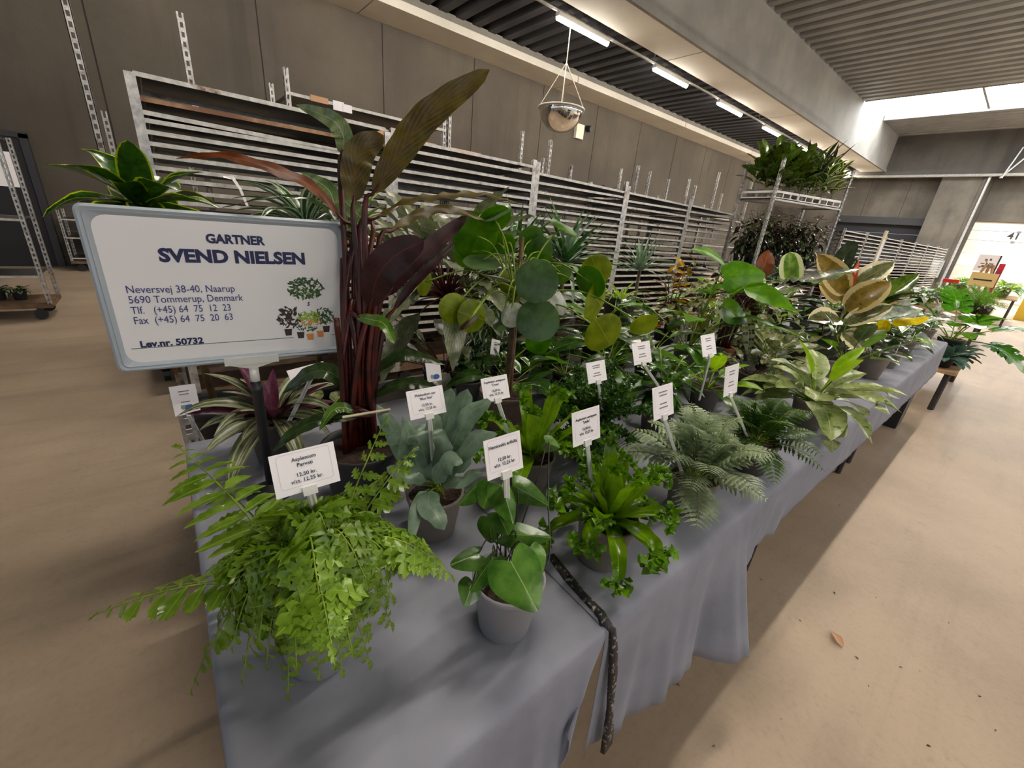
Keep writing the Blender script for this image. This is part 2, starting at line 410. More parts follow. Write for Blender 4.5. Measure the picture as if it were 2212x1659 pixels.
def shelf_mesh(L, D, top='shelf_steel'):
    """folded steel shelf: plate with a turned-down lip all round and rounded lip ends"""
    b = MB(); h = 0.022
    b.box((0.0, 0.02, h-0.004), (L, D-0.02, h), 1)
    for y0, y1 in ((0, 0.004), (D-0.004, D)):
        b.add([(0.0,y0,0.010),(0.008,y0,0.001),(L-0.008,y0,0.001),(L,y0,0.010),(L,y0,h-0.008),(L-0.008,y0,h),(0.008,y0,h),(0,y0,h-0.008),
               (0.0,y1,0.010),(0.008,y1,0.001),(L-0.008,y1,0.001),(L,y1,0.010),(L,y1,h-0.008),(L-0.008,y1,h),(0.008,y1,h),(0,y1,h-0.008)],
              [(0,1,2,3,4,5,6,7),(15,14,13,12,11,10,9,8)]+[(i,8+i,8+(i+1)%8,(i+1)%8) for i in range(8)])
    b.box((0.004, 0.004, h-0.006), (L-0.004, 0.03, h)); b.box((0.004, D-0.03, h-0.006), (L-0.004, D-0.004, h))
    for x0, x1 in ((0.03, 0.034), (L-0.034, L-0.03)): b.box((x0, 0.02, 0.004), (x1, D-0.02, h))
    for x0, x1 in ((-0.028, 0.02), (L-0.02, L+0.028)):                         # hooks into the posts
        for y0 in (0.02, D-0.03): b.box((x0, y0, 0.006), (x1, y0+0.01, h-0.006))
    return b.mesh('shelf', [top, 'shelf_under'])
LT, DT = 1.30, 0.56
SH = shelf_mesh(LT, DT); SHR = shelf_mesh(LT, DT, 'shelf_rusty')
def trolley(label, loc, rz, heights, zs, group=None, L=LT, D=DT, sh=None, name='plant_trolley', tilt=None, solid=False):
    t = thing(name, label, 'trolley', loc, rz, group)
    for k, (x, y, fl) in enumerate(((-0.03, 0.02, 1), (L+0.03, 0.02, -1), (-0.03, D-0.02, 1), (L+0.03, D-0.02, -1))):
        if heights[k]:
            o = obj('post', post_mesh(heights[k]-0.13, solid), t); o.location = (x, y, 0.13); o.scale = (fl, 1, 1)
    MB().box((-0.03, 0, 0.13), (L+0.03, D, 0.17)).box((-0.02, 0.03, 0.17), (L+0.02, D-0.03, 0.18)).build('base', 'wood_dark', t)
    for x in (0.08, L-0.08):
        for y in (0.07, D-0.07):
            o = MB().tube([(0, -0.02, 0), (0, 0.02, 0)], 0.055, 10).box((-0.02, -0.03, 0.03), (0.02, 0.03, 0.075)).build('castor', 'black_plastic', t); o.location = (x, y, 0.057)
    for i, z in enumerate(zs):
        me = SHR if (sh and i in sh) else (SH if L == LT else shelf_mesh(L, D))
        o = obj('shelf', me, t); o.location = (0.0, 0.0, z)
        o.rotation_euler = (0, random.uniform(-0.004, 0.004), 0)
        if tilt and i in tilt: o.rotation_euler = (0, tilt[i], 0)
    return t
zs0 = [1.905, 1.80, 1.742, 1.706, 1.655, 1.602, 1.546]+[1.546-0.0555*k for k in range(1, 22)]
trolley('first empty trolley of the stack row, rusty shelf under its raised top shelf', (0.02, 3.1, 0), 0, (1.92, 1.90, 1.99, 1.9), zs0, 'stacked steel trolleys behind the plants', sh=(1,), tilt={2: 0.021, 0: 0.004}, solid=True)
ords = ['second', 'third', 'fourth', 'fifth']
for i in range(1, 5):
    zt = (1.865, 1.81, 1.80, 1.80)[i-1]; st = (0.067, 0.072, 0.075, 0.078)[i-1]
    zz = [zt-st*k+random.uniform(-0.006, 0.006) for k in range(22 if st < .07 else 20)]
    trolley(ords[i-1]+' empty trolley along the stack row, packed with steel shelves', (0.02+1.366*i, 3.1, 0), 0, (1.9+random.uniform(-.02, .03),)*4, zz, 'stacked steel trolleys behind the plants', tilt={0: 0.012 if i > 1 else 0.0, 1: -0.006}, solid=True)
# second row with taller posts
hts = [(2.43, 1.95, 2.75, 1.95), (2.30, 2.28, 2.28, 2.3), (2.27, 2.3, 2.4, 2.43), (2.1, 2.28, 2.2, 0), (2.25, 2.22, 2.3, 2.32), (2.5, 2.53, 2.4, 2.3)]
xs_ = [0.34, 0.92, 2.30, 4.0, 5.62, 7.6]
back = ['with one very tall slotted post at its end', 'carrying one high shelf with white paper labels', 'holding cardboard boxes', 'with stray plants on its top shelf', 'with four thin posts over its shelves', 'standing beside the trolley of rubber plants']
for i in range(6):
    zz = [1.78, 1.6, 1.3, 0.9, 0.5]
    if i == 1: zz = [2.13]+zz
    if i == 0: zz = [0.3]
    trolley('tall-posted trolley behind the stack row, '+back[i], (xs_[i], 3.9, 0), math.pi/2 if i == 0 else 0, hts[i], zz, 'tall-posted trolleys behind the stack row')
tl = tag(MB().box((1.06, 3.893, 2.125), (1.19, 3.898, 2.165)).build('paper_label', 'cardboard'), 'beige paper label on the lip of the high shelf', 'label')
tl = tag(MB().box((1.225, 3.893, 2.10), (1.31, 3.898, 2.165)).build('paper_label', 'card'), 'white torn paper label on the lip of the high shelf', 'label')
tl = tag(MB().box((1.30, 3.89, 2.10), (1.37, 3.892, 2.155)).build('paper_label', 'card'), 'white square paper label overlapping a torn one on the high shelf', 'label')
for (x0, x1, zt, lab) in ((1.48, 1.93, 2.05, 'open cardboard box on the trolley beside the high shelf'), (1.95, 2.20, 2.03, 'narrow cardboard carton between two larger boxes'), (2.36, 2.72, 2.03, 'cardboard box with a plain side on the trolley')):
    y0 = 4.0; b = MB(); z0 = 1.811
    b.box((x0, y0, z0), (x1, y0+0.006, zt)); b.box((x0, y0+0.34, z0), (x1, y0+0.346, zt)); b.box((x0, y0, z0), (x0+0.006, y0+0.34, zt)); b.box((x1-0.006, y0, z0), (x1, y0+0.34, zt)); b.box((x0, y0, z0), (x1, y0+0.34, z0+0.006))
    bx = thing('cardboard_box', lab, 'box', (0,0,0), 0, 'cardboard boxes behind the stack row'); b.build('body', 'cardboard', bx)
    fpv = [(x0, y0, zt), (x1, y0, zt), (x1, y0-0.10, zt-0.06), (x0, y0-0.10, zt-0.06)]
    MB().add(fpv+[(a, b2, c-0.004) for a, b2, c in fpv], [(0,1,2,3),(7,6,5,4),(0,4,5,1),(1,5,6,2),(2,6,7,3),(3,7,4,0)]).build('flap', 'cardboard', bx)
# loose ribbon of plastic tape hanging on the stack
tag(MB().add([(0.33,3.075,1.50),(0.38,3.07,1.505),(0.41,3.06,1.44),(0.435,3.06,1.35),(0.42,3.058,1.35),(0.395,3.058,1.44),(0.37,3.065,1.485),(0.33,3.07,1.49)], [(0,1,6,7),(1,2,5,6),(2,3,4,5)]).build('plastic_tape', 'clear_plastic'), 'loose end of clear packing tape dangling from the stack of shelves', 'tape')

# far stacks near the gate
far_sh = MB()
zz = 0.25
k = 0
for i, (x, y) in enumerate([(10.4, 2.45), (11.8, 2.37), (13.2, 2.3), (14.6, 2.22), (16.0, 2.14), (17.4, 2.06), (18.8, 1.98)]):
    tr = trolley(['first', 'second', 'third', 'fourth', 'fifth', 'sixth', 'seventh'][i]+' packed trolley of the distant row leading to the gate pillar', (x, y+0.1, 0), math.atan2(-0.08, 1.4), (1.86,)*4, [1.80-0.075*q for q in range(21)], 'stacked steel trolleys by the gate pillar')
# two service trolleys by the wall
t = trolley('tall open trolley by the black door, bottle on its middle shelf', (-2.40, 6.35, 0), 0, (1.78, 1.78, 1.74, 1.74), [1.72, 0.98, 0.44], L=1.35)
t2 = trolley('low open trolley against the panelled wall beside the black door', (-1.20, 9.9, 0), 0, (0.95, 0.95, 0.95, 0.95), [0.80, 0.52, 0.2], L=1.1)
# black door with paper sheets on the wall
dd = struct(obj('door_3', None))
MB().box((-3.6, WALL-0.12, 0), (-1.47, WALL-0.06, 1.94)).build('leaf', 'dark_void', dd)
MB().box((-1.47, WALL-0.14, 0), (-1.38, WALL-0.01, 2.0)).box((-3.7, WALL-0.14, 1.94), (-1.38, WALL-0.01, 2.02)).build('door_frame', 'dark_frame', dd)
tag(MB().box((-1.98, WALL-0.128, 1.22), (-1.62, WALL-0.122, 1.72)).build('notice_sheet', 'card'), 'white notice sheet taped on the black door', 'paper')
bt = thing('water_bottle', 'clear plastic water bottle with a teal label on the open trolley', 'bottle', (-1.50, 6.5, 0.473))
MB().lathe([(0.03,0.0),(0.033,0.01),(0.033,0.15),(0.028,0.17),(0.012,0.205),(0.012,0.22)], 12).build('body', 'bottle_pet', bt, True)
MB().lathe([(0.0336,0.07),(0.0342,0.07),(0.0342,0.12),(0.0336,0.12)], 12).build('label_band', 'logo_green', bt)
MB().lathe([(0.014,0.215),(0.014,0.238),(0.001,0.24)], 10).build('cap', 'wood_pale', bt)

# ------------------------------------------------------------------ plant table under grey cloths
TZ = 0.75
for i in range(3):
    x0 = -0.02+1.745*i
    t = thing('display_table', ['folding table under the near cloth, at the shop sign', 'middle folding table under the long grey cloth', 'last folding table under the long grey cloth, towards the gate'][i], 'table', (x0, 0.27, 0), 0, 'folding tables under the cloth')
    MB().box((0, 0, 0.705), (1.735, 1.0, 0.742)).build('tabletop', 'wood', t)
    for lx in (0.12, 1.615):
        for ly in (0.1, 0.9): MB().tube([(lx, ly, 0), (lx, ly, 0.705)], 0.016, 8).build('leg', 'steel_dark', t)
        MB().tube([(lx, 0.1, 0.2), (lx, 0.9, 0.2)], 0.012, 6).build('stretcher', 'steel_dark', t)
def lerp_tab(tab, x):
    if x <= tab[0][0]: return tab[0][1]
    for (a, b), (c, d) in zip(tab, tab[1:]):
        if x <= c: s = (x-a)/(c-a); s = s*s*(3-2*s); return b+(d-b)*s
    return tab[-1][1]
def hn(x, y):                                               # soft creases
    return 0.0022*math.sin(7*x+3*y)*math.sin(5*y-2*x+1)+0.0012*math.sin(23*x-11*y+2)+0.0008*math.sin(41*x+17*y)
def cloth(name, label, x0, x1, hem, flare, dx, skew=0.0, left_drop=0.0, right_drop=0.0, zo=0.0):
    nx = int((x1-x0)/dx); rows = []
    ys = [1.30-0.055*k for k in range(19)]; ys[-1] = 0.268
    b = MB(); cols = []
    for i in range(nx+1):
        x = x0+(x1-x0)*i/nx; col = []
        e = min(1.0, min(x-x0, x1-x)/0.02) if (left_drop or right_drop) else 1.0
        for s in (1.0, 0.66, 0.33): col.append((x, 1.305+0.012*(1-abs(2*s-1)), TZ-0.22*s))
        for y in ys: col.append((x, y, TZ+0.002+zo+hn(x, y)))
        col += [(x, 0.258, TZ-0.001), (x, 0.254, TZ-0.008)]
        h = lerp_tab(hem, x); fl = lerp_tab(flare, x)
        for k in range(1, 11):
            s = k/10
            rip = (0.010*math.sin(21*x+0.6)+0.006*math.sin(47*x+1.7)+0.004*math.sin(90*x))*s*(1.0 if x < 1.25 else max(0.12, 1-(x-1.25)*3))
            rip += -fl*s**1.3
            col.append((x+skew*s*(1 if x > (x0+x1)/2+0.2*(x1-x0) else 0)*((x-x0)/(x1-x0))**6, 0.252+rip-0.004*s, TZ-0.008-(TZ-0.008-h)*s))
        cols.append(col)
    m_ = len(cols[0])
    vs = [p for c in cols for p in c]
    fs = [(i*m_+j, i*m_+j+1, (i+1)*m_+j+1, (i+1)*m_+j) for i in range(nx) for j in range(m_-1)]
    if left_drop:
        o = len(vs); 
        for j in range(m_): px, py, pz = cols[0][j]; vs.append((px-0.006, py, max(pz-left_drop, 0.3)))
        fs += [(j+1, j, o+j, o+j+1) for j in range(3, 22)]
    if right_drop:
        o = len(vs); 
        for j in range(m_): px, py, pz = cols[-1][j]; vs.append((px+0.03, py, pz-right_drop))
        q = nx*m_; fs += [(q+j, q+j+1, o+j+1, o+j) for j in range(3, 24)]
    ob = b.add(vs, fs).build(name, 'table_cloth', None, True)
    md = ob.modifiers.new('thickness', 'SOLIDIFY'); md.thickness = 0.0015; md.offset = 1
    return tag(ob, label, 'tablecloth')
cloth('tablecloth', 'short grey cloth over the table end below the shop sign', -0.045, 0.492, [(-0.05, 0.52), (0.25, 0.47), (0.42, 0.50), (0.492, 0.60)], [(-0.05, 0.01), (0.4, 0.03), (0.492, 0.01)], 0.012, skew=-0.10, left_drop=0.05)
cloth('tablecloth', 'long grey cloth hanging in folds along the plant table', 0.489, 5.22, [(0.498, 0.40), (0.64, 0.36), (0.84, 0.37), (1.02, 0.34), (1.10, 0.33), (1.16, 0.40), (1.28, 0.53), (1.6, 0.545), (2.5, 0.52), (3.6, 0.50), (5.22, 0.47)],
      [(0.498, 0.0), (0.7, 0.03), (0.9, 0.035), (1.03, 0.10), (1.08, 0.115), (1.13, 0.03), (1.3, 0.0), (5.22, 0.01)], 0.014, right_drop=0.25, zo=0.0025)
tag(MB().box((4.76, 0.29, 0.0), (5.05, 1.2, 0.02)).box((4.76, 0.29, 0.02), (4.78, 1.2, 0.60)).box((5.03, 0.29, 0.02), (5.05, 1.2, 0.60)).box((4.78, 0.29, 0.02), (5.03, 0.31, 0.60)).box((4.78, 1.18, 0.02), (5.03, 1.2, 0.60)).build('black_crate', 'black_plastic'), 'tall black plastic crate standing under the far end of the cloth', 'crate')
# mottled strap lying over the table edge
pts = [onz(1190, 1200, TZ+0.006), onz(1225, 1245, TZ+0.007), onz(1262, 1288, TZ+0.008), onz(1300, 1328, TZ+0.008), V((0.497, 0.266, TZ+0.007)), V((0.505, 0.250, TZ-0.006)), V((0.512, 0.243, TZ-0.05)), V((0.520, 0.235, TZ-0.12)), V((0.53, 0.228, TZ-0.22)), V((0.54, 0.222, TZ-0.30)), V((0.548, 0.22, TZ-0.36))]
b = MB(); vs = []; uvs = []
for i, p in enumerate(pts):
    t_ = (pts[min(i+1, len(pts)-1)]-pts[max(i-1, 0)]).normalized()
    up = V((0, 0, 1)) if i < 4 else (V((0, -1, 0.0)) if i > 5 else V((0, -0.7, 0.7)))
    sd = t_.cross(up).normalized(); nn = sd.cross(t_).normalized(); w_ = 0.0085+0.0022*math.sin(i*2.1)+(0.006 if i > 8 else 0)
    vs += [p-sd*w_-nn*0.004, p+sd*w_-nn*0.004, p+sd*w_*0.8+nn*0.004, p-sd*w_*0.8+nn*0.004]
n_ = len(pts)
b.add(vs, [(4*i+k, 4*i+(k+1) % 4, 4*i+4+(k+1) % 4, 4*i+4+k) for i in range(n_-1) for k in range(4)]+[(3,2,1,0), tuple(4*(n_-1)+k for k in range(4))])
o = tag(b.build('mottled_strap', 'strap_mottled', None, True), 'black and white mottled strap hanging over the seam of the cloths', 'strap')

# ------------------------------------------------------------------ shop sign on a pole
sg = thing('shop_sign', 'grey-framed white nursery sign with navy lettering on a black pole', 'sign', (0.10, 0.95, TZ+0.003), math.radians(-4.2))
def rrect(w, h, r, n=5):
    q = []
    for cx_, cz_, a0 in ((w/2-r, h/2-r, 0), (-w/2+r, h/2-r, 90), (-w/2+r, -h/2+r, 180), (w/2-r, -h/2+r, 270)):
        for k in range(n+1):
            a = math.radians(a0+90*k/n); q.append((cx_+r*math.cos(a), cz_+r*math.sin(a)))
    return q
SZ = 1.2285-TZ-0.003                                        # centre height above the table
def loop(w, h, r, y): return [(x, y, z+SZ) for x, z in rrect(w, h, r)]
L = [loop(0.402, 0.281, 0.012, 0.0), loop(0.402, 0.281, 0.012, -0.006), loop(0.394, 0.273, 0.010, -0.0095), loop(0.386, 0.265, 0.009, -0.0075), loop(0.383, 0.262, 0.009, -0.0085), loop(0.370, 0.250, 0.022, -0.003)]
nn_ = len(L[0]); vs = [p for l in L for p in l]
fs = [(i*nn_+k, i*nn_+(k+1) % nn_, (i+1)*nn_+(k+1) % nn_, (i+1)*nn_+k) for i in range(len(L)-1) for k in range(nn_)]+[tuple(range(nn_))]
MB().add(vs, fs).build('frame', 'sign_frame', sg)
MB().add(loop(0.372, 0.252, 0.022, -0.0034)+loop(0.372, 0.252, 0.022, -0.001), [tuple(range(nn_-1, -1, -1))]).build('sheet', 'sign_sheet', sg)
MB().box((0.2015, -0.004, SZ-0.135), (0.2045, 0.004, SZ+0.125)).build('side_clip', 'clear_plastic', sg)
def sgm(x, z, y=-0.0041): return Matrix(((1,0,0,x),(0,0,-1,y),(0,1,0,z-TZ-0.003),(0,0,0,1)))
def on_sign(s, x, z, size, mm, bold, align, width):
    me = text_mesh(s, size, bold, align, 1.0, 1.0)
    ws = [v.co.x for v in me.vertices]; k = width/(max(ws)-min(ws))
    lettering(s, size, mm, sg, sgm(x, z), bold, align, 1.0, k)
on_sign('GARTNER', 0.006, 1.3235, 0.0215, 'print_navy', 0.042, 'CENTER', 0.092)
on_sign('SVEND NIELSEN', 0.0055, 1.292, 0.0305, 'print_navy', 0.046, 'CENTER', 0.230)
on_sign('Neversvej 38-40, Naarup', -0.1640, 1.2342, 0.0185, 'print_blue', 0.0, 'LEFT', 0.155)
on_sign('5690 Tommerup, Denmark', -0.1640, 1.2165, 0.0185, 'print_blue', 0.0, 'LEFT', 0.1665)
on_sign('Tlf.   (+45) 64  75  12  23', -0.1640, 1.1980, 0.0185, 'print_blue', 0.0, 'LEFT', 0.1445)
on_sign('Fax  (+45) 64  75  20  63', -0.1640, 1.1798, 0.0185, 'print_blue', 0.0, 'LEFT', 0.1445)
on_sign('Lev.nr. 50732', -0.1635, 1.1365, 0.0165, 'print_navy', 0.036, 'LEFT', 0.0915)
for x0, x1 in ((-0.1765, 0.0836), (0.1595, 0.181)): MB().box((x0, -0.0040, 1.1262-TZ), (x1, -0.0036, 1.1274-TZ)).build('printed_line', 'print_line_green', sg)
# printed picture of potted plants on the sheet (flat print)
rs = random.Random(3)
def blob(n, cx_, cz_, rx, rz_, mm, sz, lay):
    b = MB()
    for k in range(n):
        a = rs.uniform(0, 6.28); q = math.sqrt(rs.random()); x = cx_+rx*q*math.cos(a); z = cz_+rz_*q*math.sin(a)-TZ-0.003; an = rs.uniform(0, 6.28); l = sz*rs.uniform(.6, 1.3); y = -0.0036-0.00008*lay-0.0000015*k
        ca, sa = math.cos(an), math.sin(an)
        b.add([(x-l*ca, y, z-l*sa), (x+0.35*l*sa, y, z-0.35*l*ca), (x+l*ca, y, z+l*sa), (x-0.35*l*sa, y, z+0.35*l*ca)], [(0,1,2,3)])
    b.build('printed_foliage', mm, sg)
blob(150, 0.116, 1.234, 0.034, 0.022, 'photo_green', 0.0055, 1); blob(25, 0.112, 1.225, 0.03, 0.018, 'photo_lime', 0.003, 2)
blob(3, 0.119, 1.20, 0.001, 0.012, 'photo_dark', 0.004, 1)
blob(90, 0.080, 1.174, 0.022, 0.022, 'photo_dark', 0.0055, 2); blob(80, 0.148, 1.172, 0.020, 0.020, 'photo_green', 0.005, 2)
blob(60, 0.117, 1.170, 0.022, 0.014, 'photo_lime', 0.005, 3); blob(22, 0.122, 1.160, 0.026, 0.008, 'photo_orange', 0.004, 4); blob(40, 0.112, 1.150, 0.02, 0.008, 'photo_green', 0.004, 3)
for x, z, mm in ((0.116, 1.129, 'photo_orange'), (0.137, 1.134, 'photo_orange'), (0.098, 1.134, 'photo_dark'), (0.075, 1.142, 'photo_dark'), (0.150, 1.144, 'photo_dark')):
    z -= TZ+0.003
    MB().add([(x-0.0055, -0.0040, z-0.007), (x+0.0055, -0.0040, z-0.007), (x+0.0075, -0.0040, z+0.007), (x-0.0075, -0.0040, z+0.007)], [(0,1,2,3)]).build('printed_pot', mm, sg)
bz = 1.083-TZ
MB().box((-0.045, -0.011, bz-0.004), (0.05, 0.008, bz+0.012)).add([(-0.04,-0.008,bz-0.004),(0.045,-0.008,bz-0.004),(0.045,0.006,bz-0.004),(-0.04,0.006,bz-0.004),(-0.008,-0.006,bz-0.014),(0.012,-0.006,bz-0.014),(0.012,0.005,bz-0.014),(-0.008,0.005,bz-0.014)],[(0,1,5,4),(1,2,6,5),(2,3,7,6),(3,0,4,7),(4,5,6,7)]).build('holder', 'clear_plastic', sg)
MB().tube([(0.003, 0, bz-0.014), (0.003, 0, bz-0.05)], 0.009, 12).build('upper_tube', 'clear_plastic', sg, True)
MB().tube([(0.003, 0, bz-0.045), (0.003, 0, bz-0.058), (0.003, 0, bz-0.06), (0.003, 0, bz-0.068), (0.003, 0, bz-0.07), (0.003, 0, 0.01)], [0.0095, 0.0095, 0.0115, 0.0115, 0.0105, 0.0105], 12).build('pole', 'black_plastic', sg, True)
MB().lathe([(0.05, 0), (0.05, 0.006), (0.015, 0.014), (0.012, 0.03)], 20).build('foot', 'black_plastic', sg, True)

# ------------------------------------------------------------------ price cards on stakes
def card(label, uv, y, lines, w=0.08, h=0.057, tilt=0.38, foot=None, border=True, roll=0.0, rz=0.0, bars=False, logo=False, clip=True, stake=True):
    c = ony(uv[0], uv[1], y)
    t = thing('price_card', label, 'price card', c, rz, 'price cards among the plants')
    R_ = Euler((-tilt, roll, 0)).to_matrix().to_4x4()          # card plane: x = right, z = up; faces -y
    MB().box((-w/2, 0, -h/2), (w/2, 0.0008, h/2)).build('sheet', 'card', t, mat=R_)
    def cm(x, z): return R_ @ Matrix(((1,0,0,x),(0,0,-1,-0.0004),(0,1,0,z),(0,0,0,1)))
    if border:
        q = rrect(w*0.82, h*0.80, 0.004, 3); b = MB(); n = len(q)
        q2 = rrect(w*0.82-0.0010, h*0.80-0.0010, 0.0035, 3)
        b.add([(x, -0.0003, z+0.003) for x, z in q]+[(x, -0.0003, z+0.003) for x, z in q2], [(k, n+k, n+(k+1) % n, (k+1) % n) for k in range(n)]).build('printed_border', 'print_faint', t, mat=R_)
    if bars:                                                   # print too small to read
        for z, bw in ((0.30, 0.42), (0.20, 0.36), (-0.06, 0.34), (-0.18, 0.42)):
            MB().box((-w*bw/2, -0.0004, h*z-0.0012), (w*bw/2, -0.0001, h*z+0.0012)).build('printed_line', 'print_grey', t, mat=R_)
    for s, x, z, sz in lines: lettering(s, sz, 'print_black' if sz > 0.005 else 'print_grey', t, cm(x, z), 0.004)
    if logo:
        MB().add([(0.012*math.cos(a)+0.006, -0.0004, 0.008*math.sin(a)-h*0.27) for a in [k*0.3927 for k in range(16)]], [tuple(range(16))]).build('printed_logo', 'logo_blue', t, mat=R_)
        MB().add([(0.005*math.cos(a)-0.008, -0.00045, 0.007*math.sin(a)-h*0.24) for a in [k*0.6283 for k in range(10)]], [tuple(range(10))]).build('printed_logo', 'logo_green', t, mat=R_)
    if stake:
        if clip: MB().box((-0.009, -0.0035, -h/2-0.006), (0.009, 0.003, -h/2+0.006)).build('clip', 'clear_plastic', t, mat=R_)
        bt_ = R_ @ V((0, 0, -h/2-0.003))
        ft = (V(foot)-c) if foot else V((0.012, -0.02, -0.17))
        d = (ft-bt_); sd = V((1, 0, 0)); nb = d.normalized().cross(sd).normalized(); b = MB(); a = 0.0045
        for s_ in (-0.6, 0.6):
            p0 = bt_+sd*a*s_; p1 = ft+sd*a*s_
            b.tube([p0, p1], 0.0028, 5)
        b.build('stake', 'clear_plastic', t)
    return t
P2 = ('12,50 kr.', 'v/ct. 12,25 kr.')
def pl(n1, n2): 
    r = [(n1, 0.0, 0.0165, 0.0072)]
    if n2: r.append((n2, 0.0, 0.0085, 0.0072))
    return r+[(P2[0], 0.0, -0.0045, 0.0072), (P2[1], 0.0, -0.0125, 0.0072)]
card('price card reading Asplenium Parvati in the lacy bright green fern', (661, 1014), 0.52, pl('Asplenium', 'Parvati'), foot=(0.115, 0.50, 0.86))
card('price card reading Phlebodium aur. Blue Star behind the blue-grey fern', (922, 869), 0.67, pl('Phlebodium aur.', "'Blue Star'"), foot=(0.372, 0.655, 0.85))
card('price card reading Asplenium antiquum Cruso in front of the clay pot', (1071, 839), 0.66, pl('Asplenium antiquum', "'Cruso'"), w=0.072, h=0.054, foot=(0.60, 0.65, 0.85))
card('price card reading Hemionitis arifolia above the heart-leaved fern', (1089, 983), 0.40, pl('Hemionitis arifolia', None), w=0.068, h=0.06, foot=(0.355, 0.375, 0.86), tilt=0.3)
card('price card reading Asplenium antiquum Leslie over the crested nest fern', (1267, 920), 0.43, pl('Asplenium antiquum', "'Leslie'"), w=0.078, h=0.066, foot=(0.605, 0.40, 0.86), tilt=0.25)
card('small print price card standing in the silver lady fern', (1433, 867), 0.39, [], w=0.076, h=0.068, foot=(0.90, 0.37, 0.86), bars=True, tilt=0.3)
card('small print price card behind the curly dark fern', (1289, 803), 0.62, [], w=0.074, h=0.054, foot=(0.93, 0.64, 0.86), bars=True)
card('small print price card on a stake in the dark-potted fern', (1580, 821), 0.37, [], w=0.074, h=0.074, foot=(1.26, 0.36, 0.86), bars=True, tilt=0.2)
card('small print price card among the lime-green leaves', (1531, 745), 0.50, [], w=0.08, h=0.06, foot=(1.42, 0.60, 0.86), bars=True)
card('small print price card in the coffee-leaved plant', (1387, 762), 0.60, [], w=0.084, h=0.06, foot=(1.27, 0.62, 0.86), bars=True)
card('upright card with a blue oval logo in the black pot', (400, 864), 1.36, [], w=0.058, h=0.085, foot=(0.0, 1.42, 0.66), bars=True, logo=True, tilt=0.15, border=False, clip=False)
card('white tag with a blue oval logo beside the giant calathea stems', (937, 803), 1.05, [], w=0.05, h=0.06, foot=(0.66, 1.08, 0.80), logo=True, border=False, tilt=0.3, clip=False)
card('white tag with a blue oval logo behind the round-leaved succulent', (988, 770), 1.25, [], w=0.05, h=0.07, foot=(0.86, 1.28, 0.80), logo=True, border=False, tilt=0.25, clip=False)
card('plain white tag leaning by the bamboo stake', (1070, 750), 1.22, [], w=0.045, h=0.06, foot=(1.0, 1.25, 0.80), bars=True, border=False, tilt=0.3, clip=False, roll=0.3)
card('tiny narrow tag stuck in the dark-potted fern', (1698, 910), 0.33, [], w=0.03, h=0.058, foot=(1.38, 0.34, 0.82), bars=True, border=False, tilt=0.3, clip=False, roll=0.1)
card('blank back of a tilted price card under the shop sign', (665, 803), 1.02, [], w=0.085, h=0.035, foot=(0.17, 1.06, 0.87), border=False, tilt=0.9, clip=False, roll=-0.15)
for (x, y, lab) in ((3.0, 0.40, 'slim white tag in the quilted-leaf pot next to the striped aglaonema'), (3.43, 0.385, 'slim white tag between two grey pots near the cloth edge'), (4.05, 0.40, 'slim white tag on the pot below the yellow leaf'), (4.88, 0.40, 'slim white tag on the last small grey pot')):
    p = V((x-0.035, y-0.028, 0.855)); tg = tag(MB().box((p.x-0.012, p.y, p.z-0.02), (p.x+0.012, p.y+0.001, p.z+0.075)).build('plant_tag', 'card'), lab, 'plant tag', 'slim tags in the far pots')

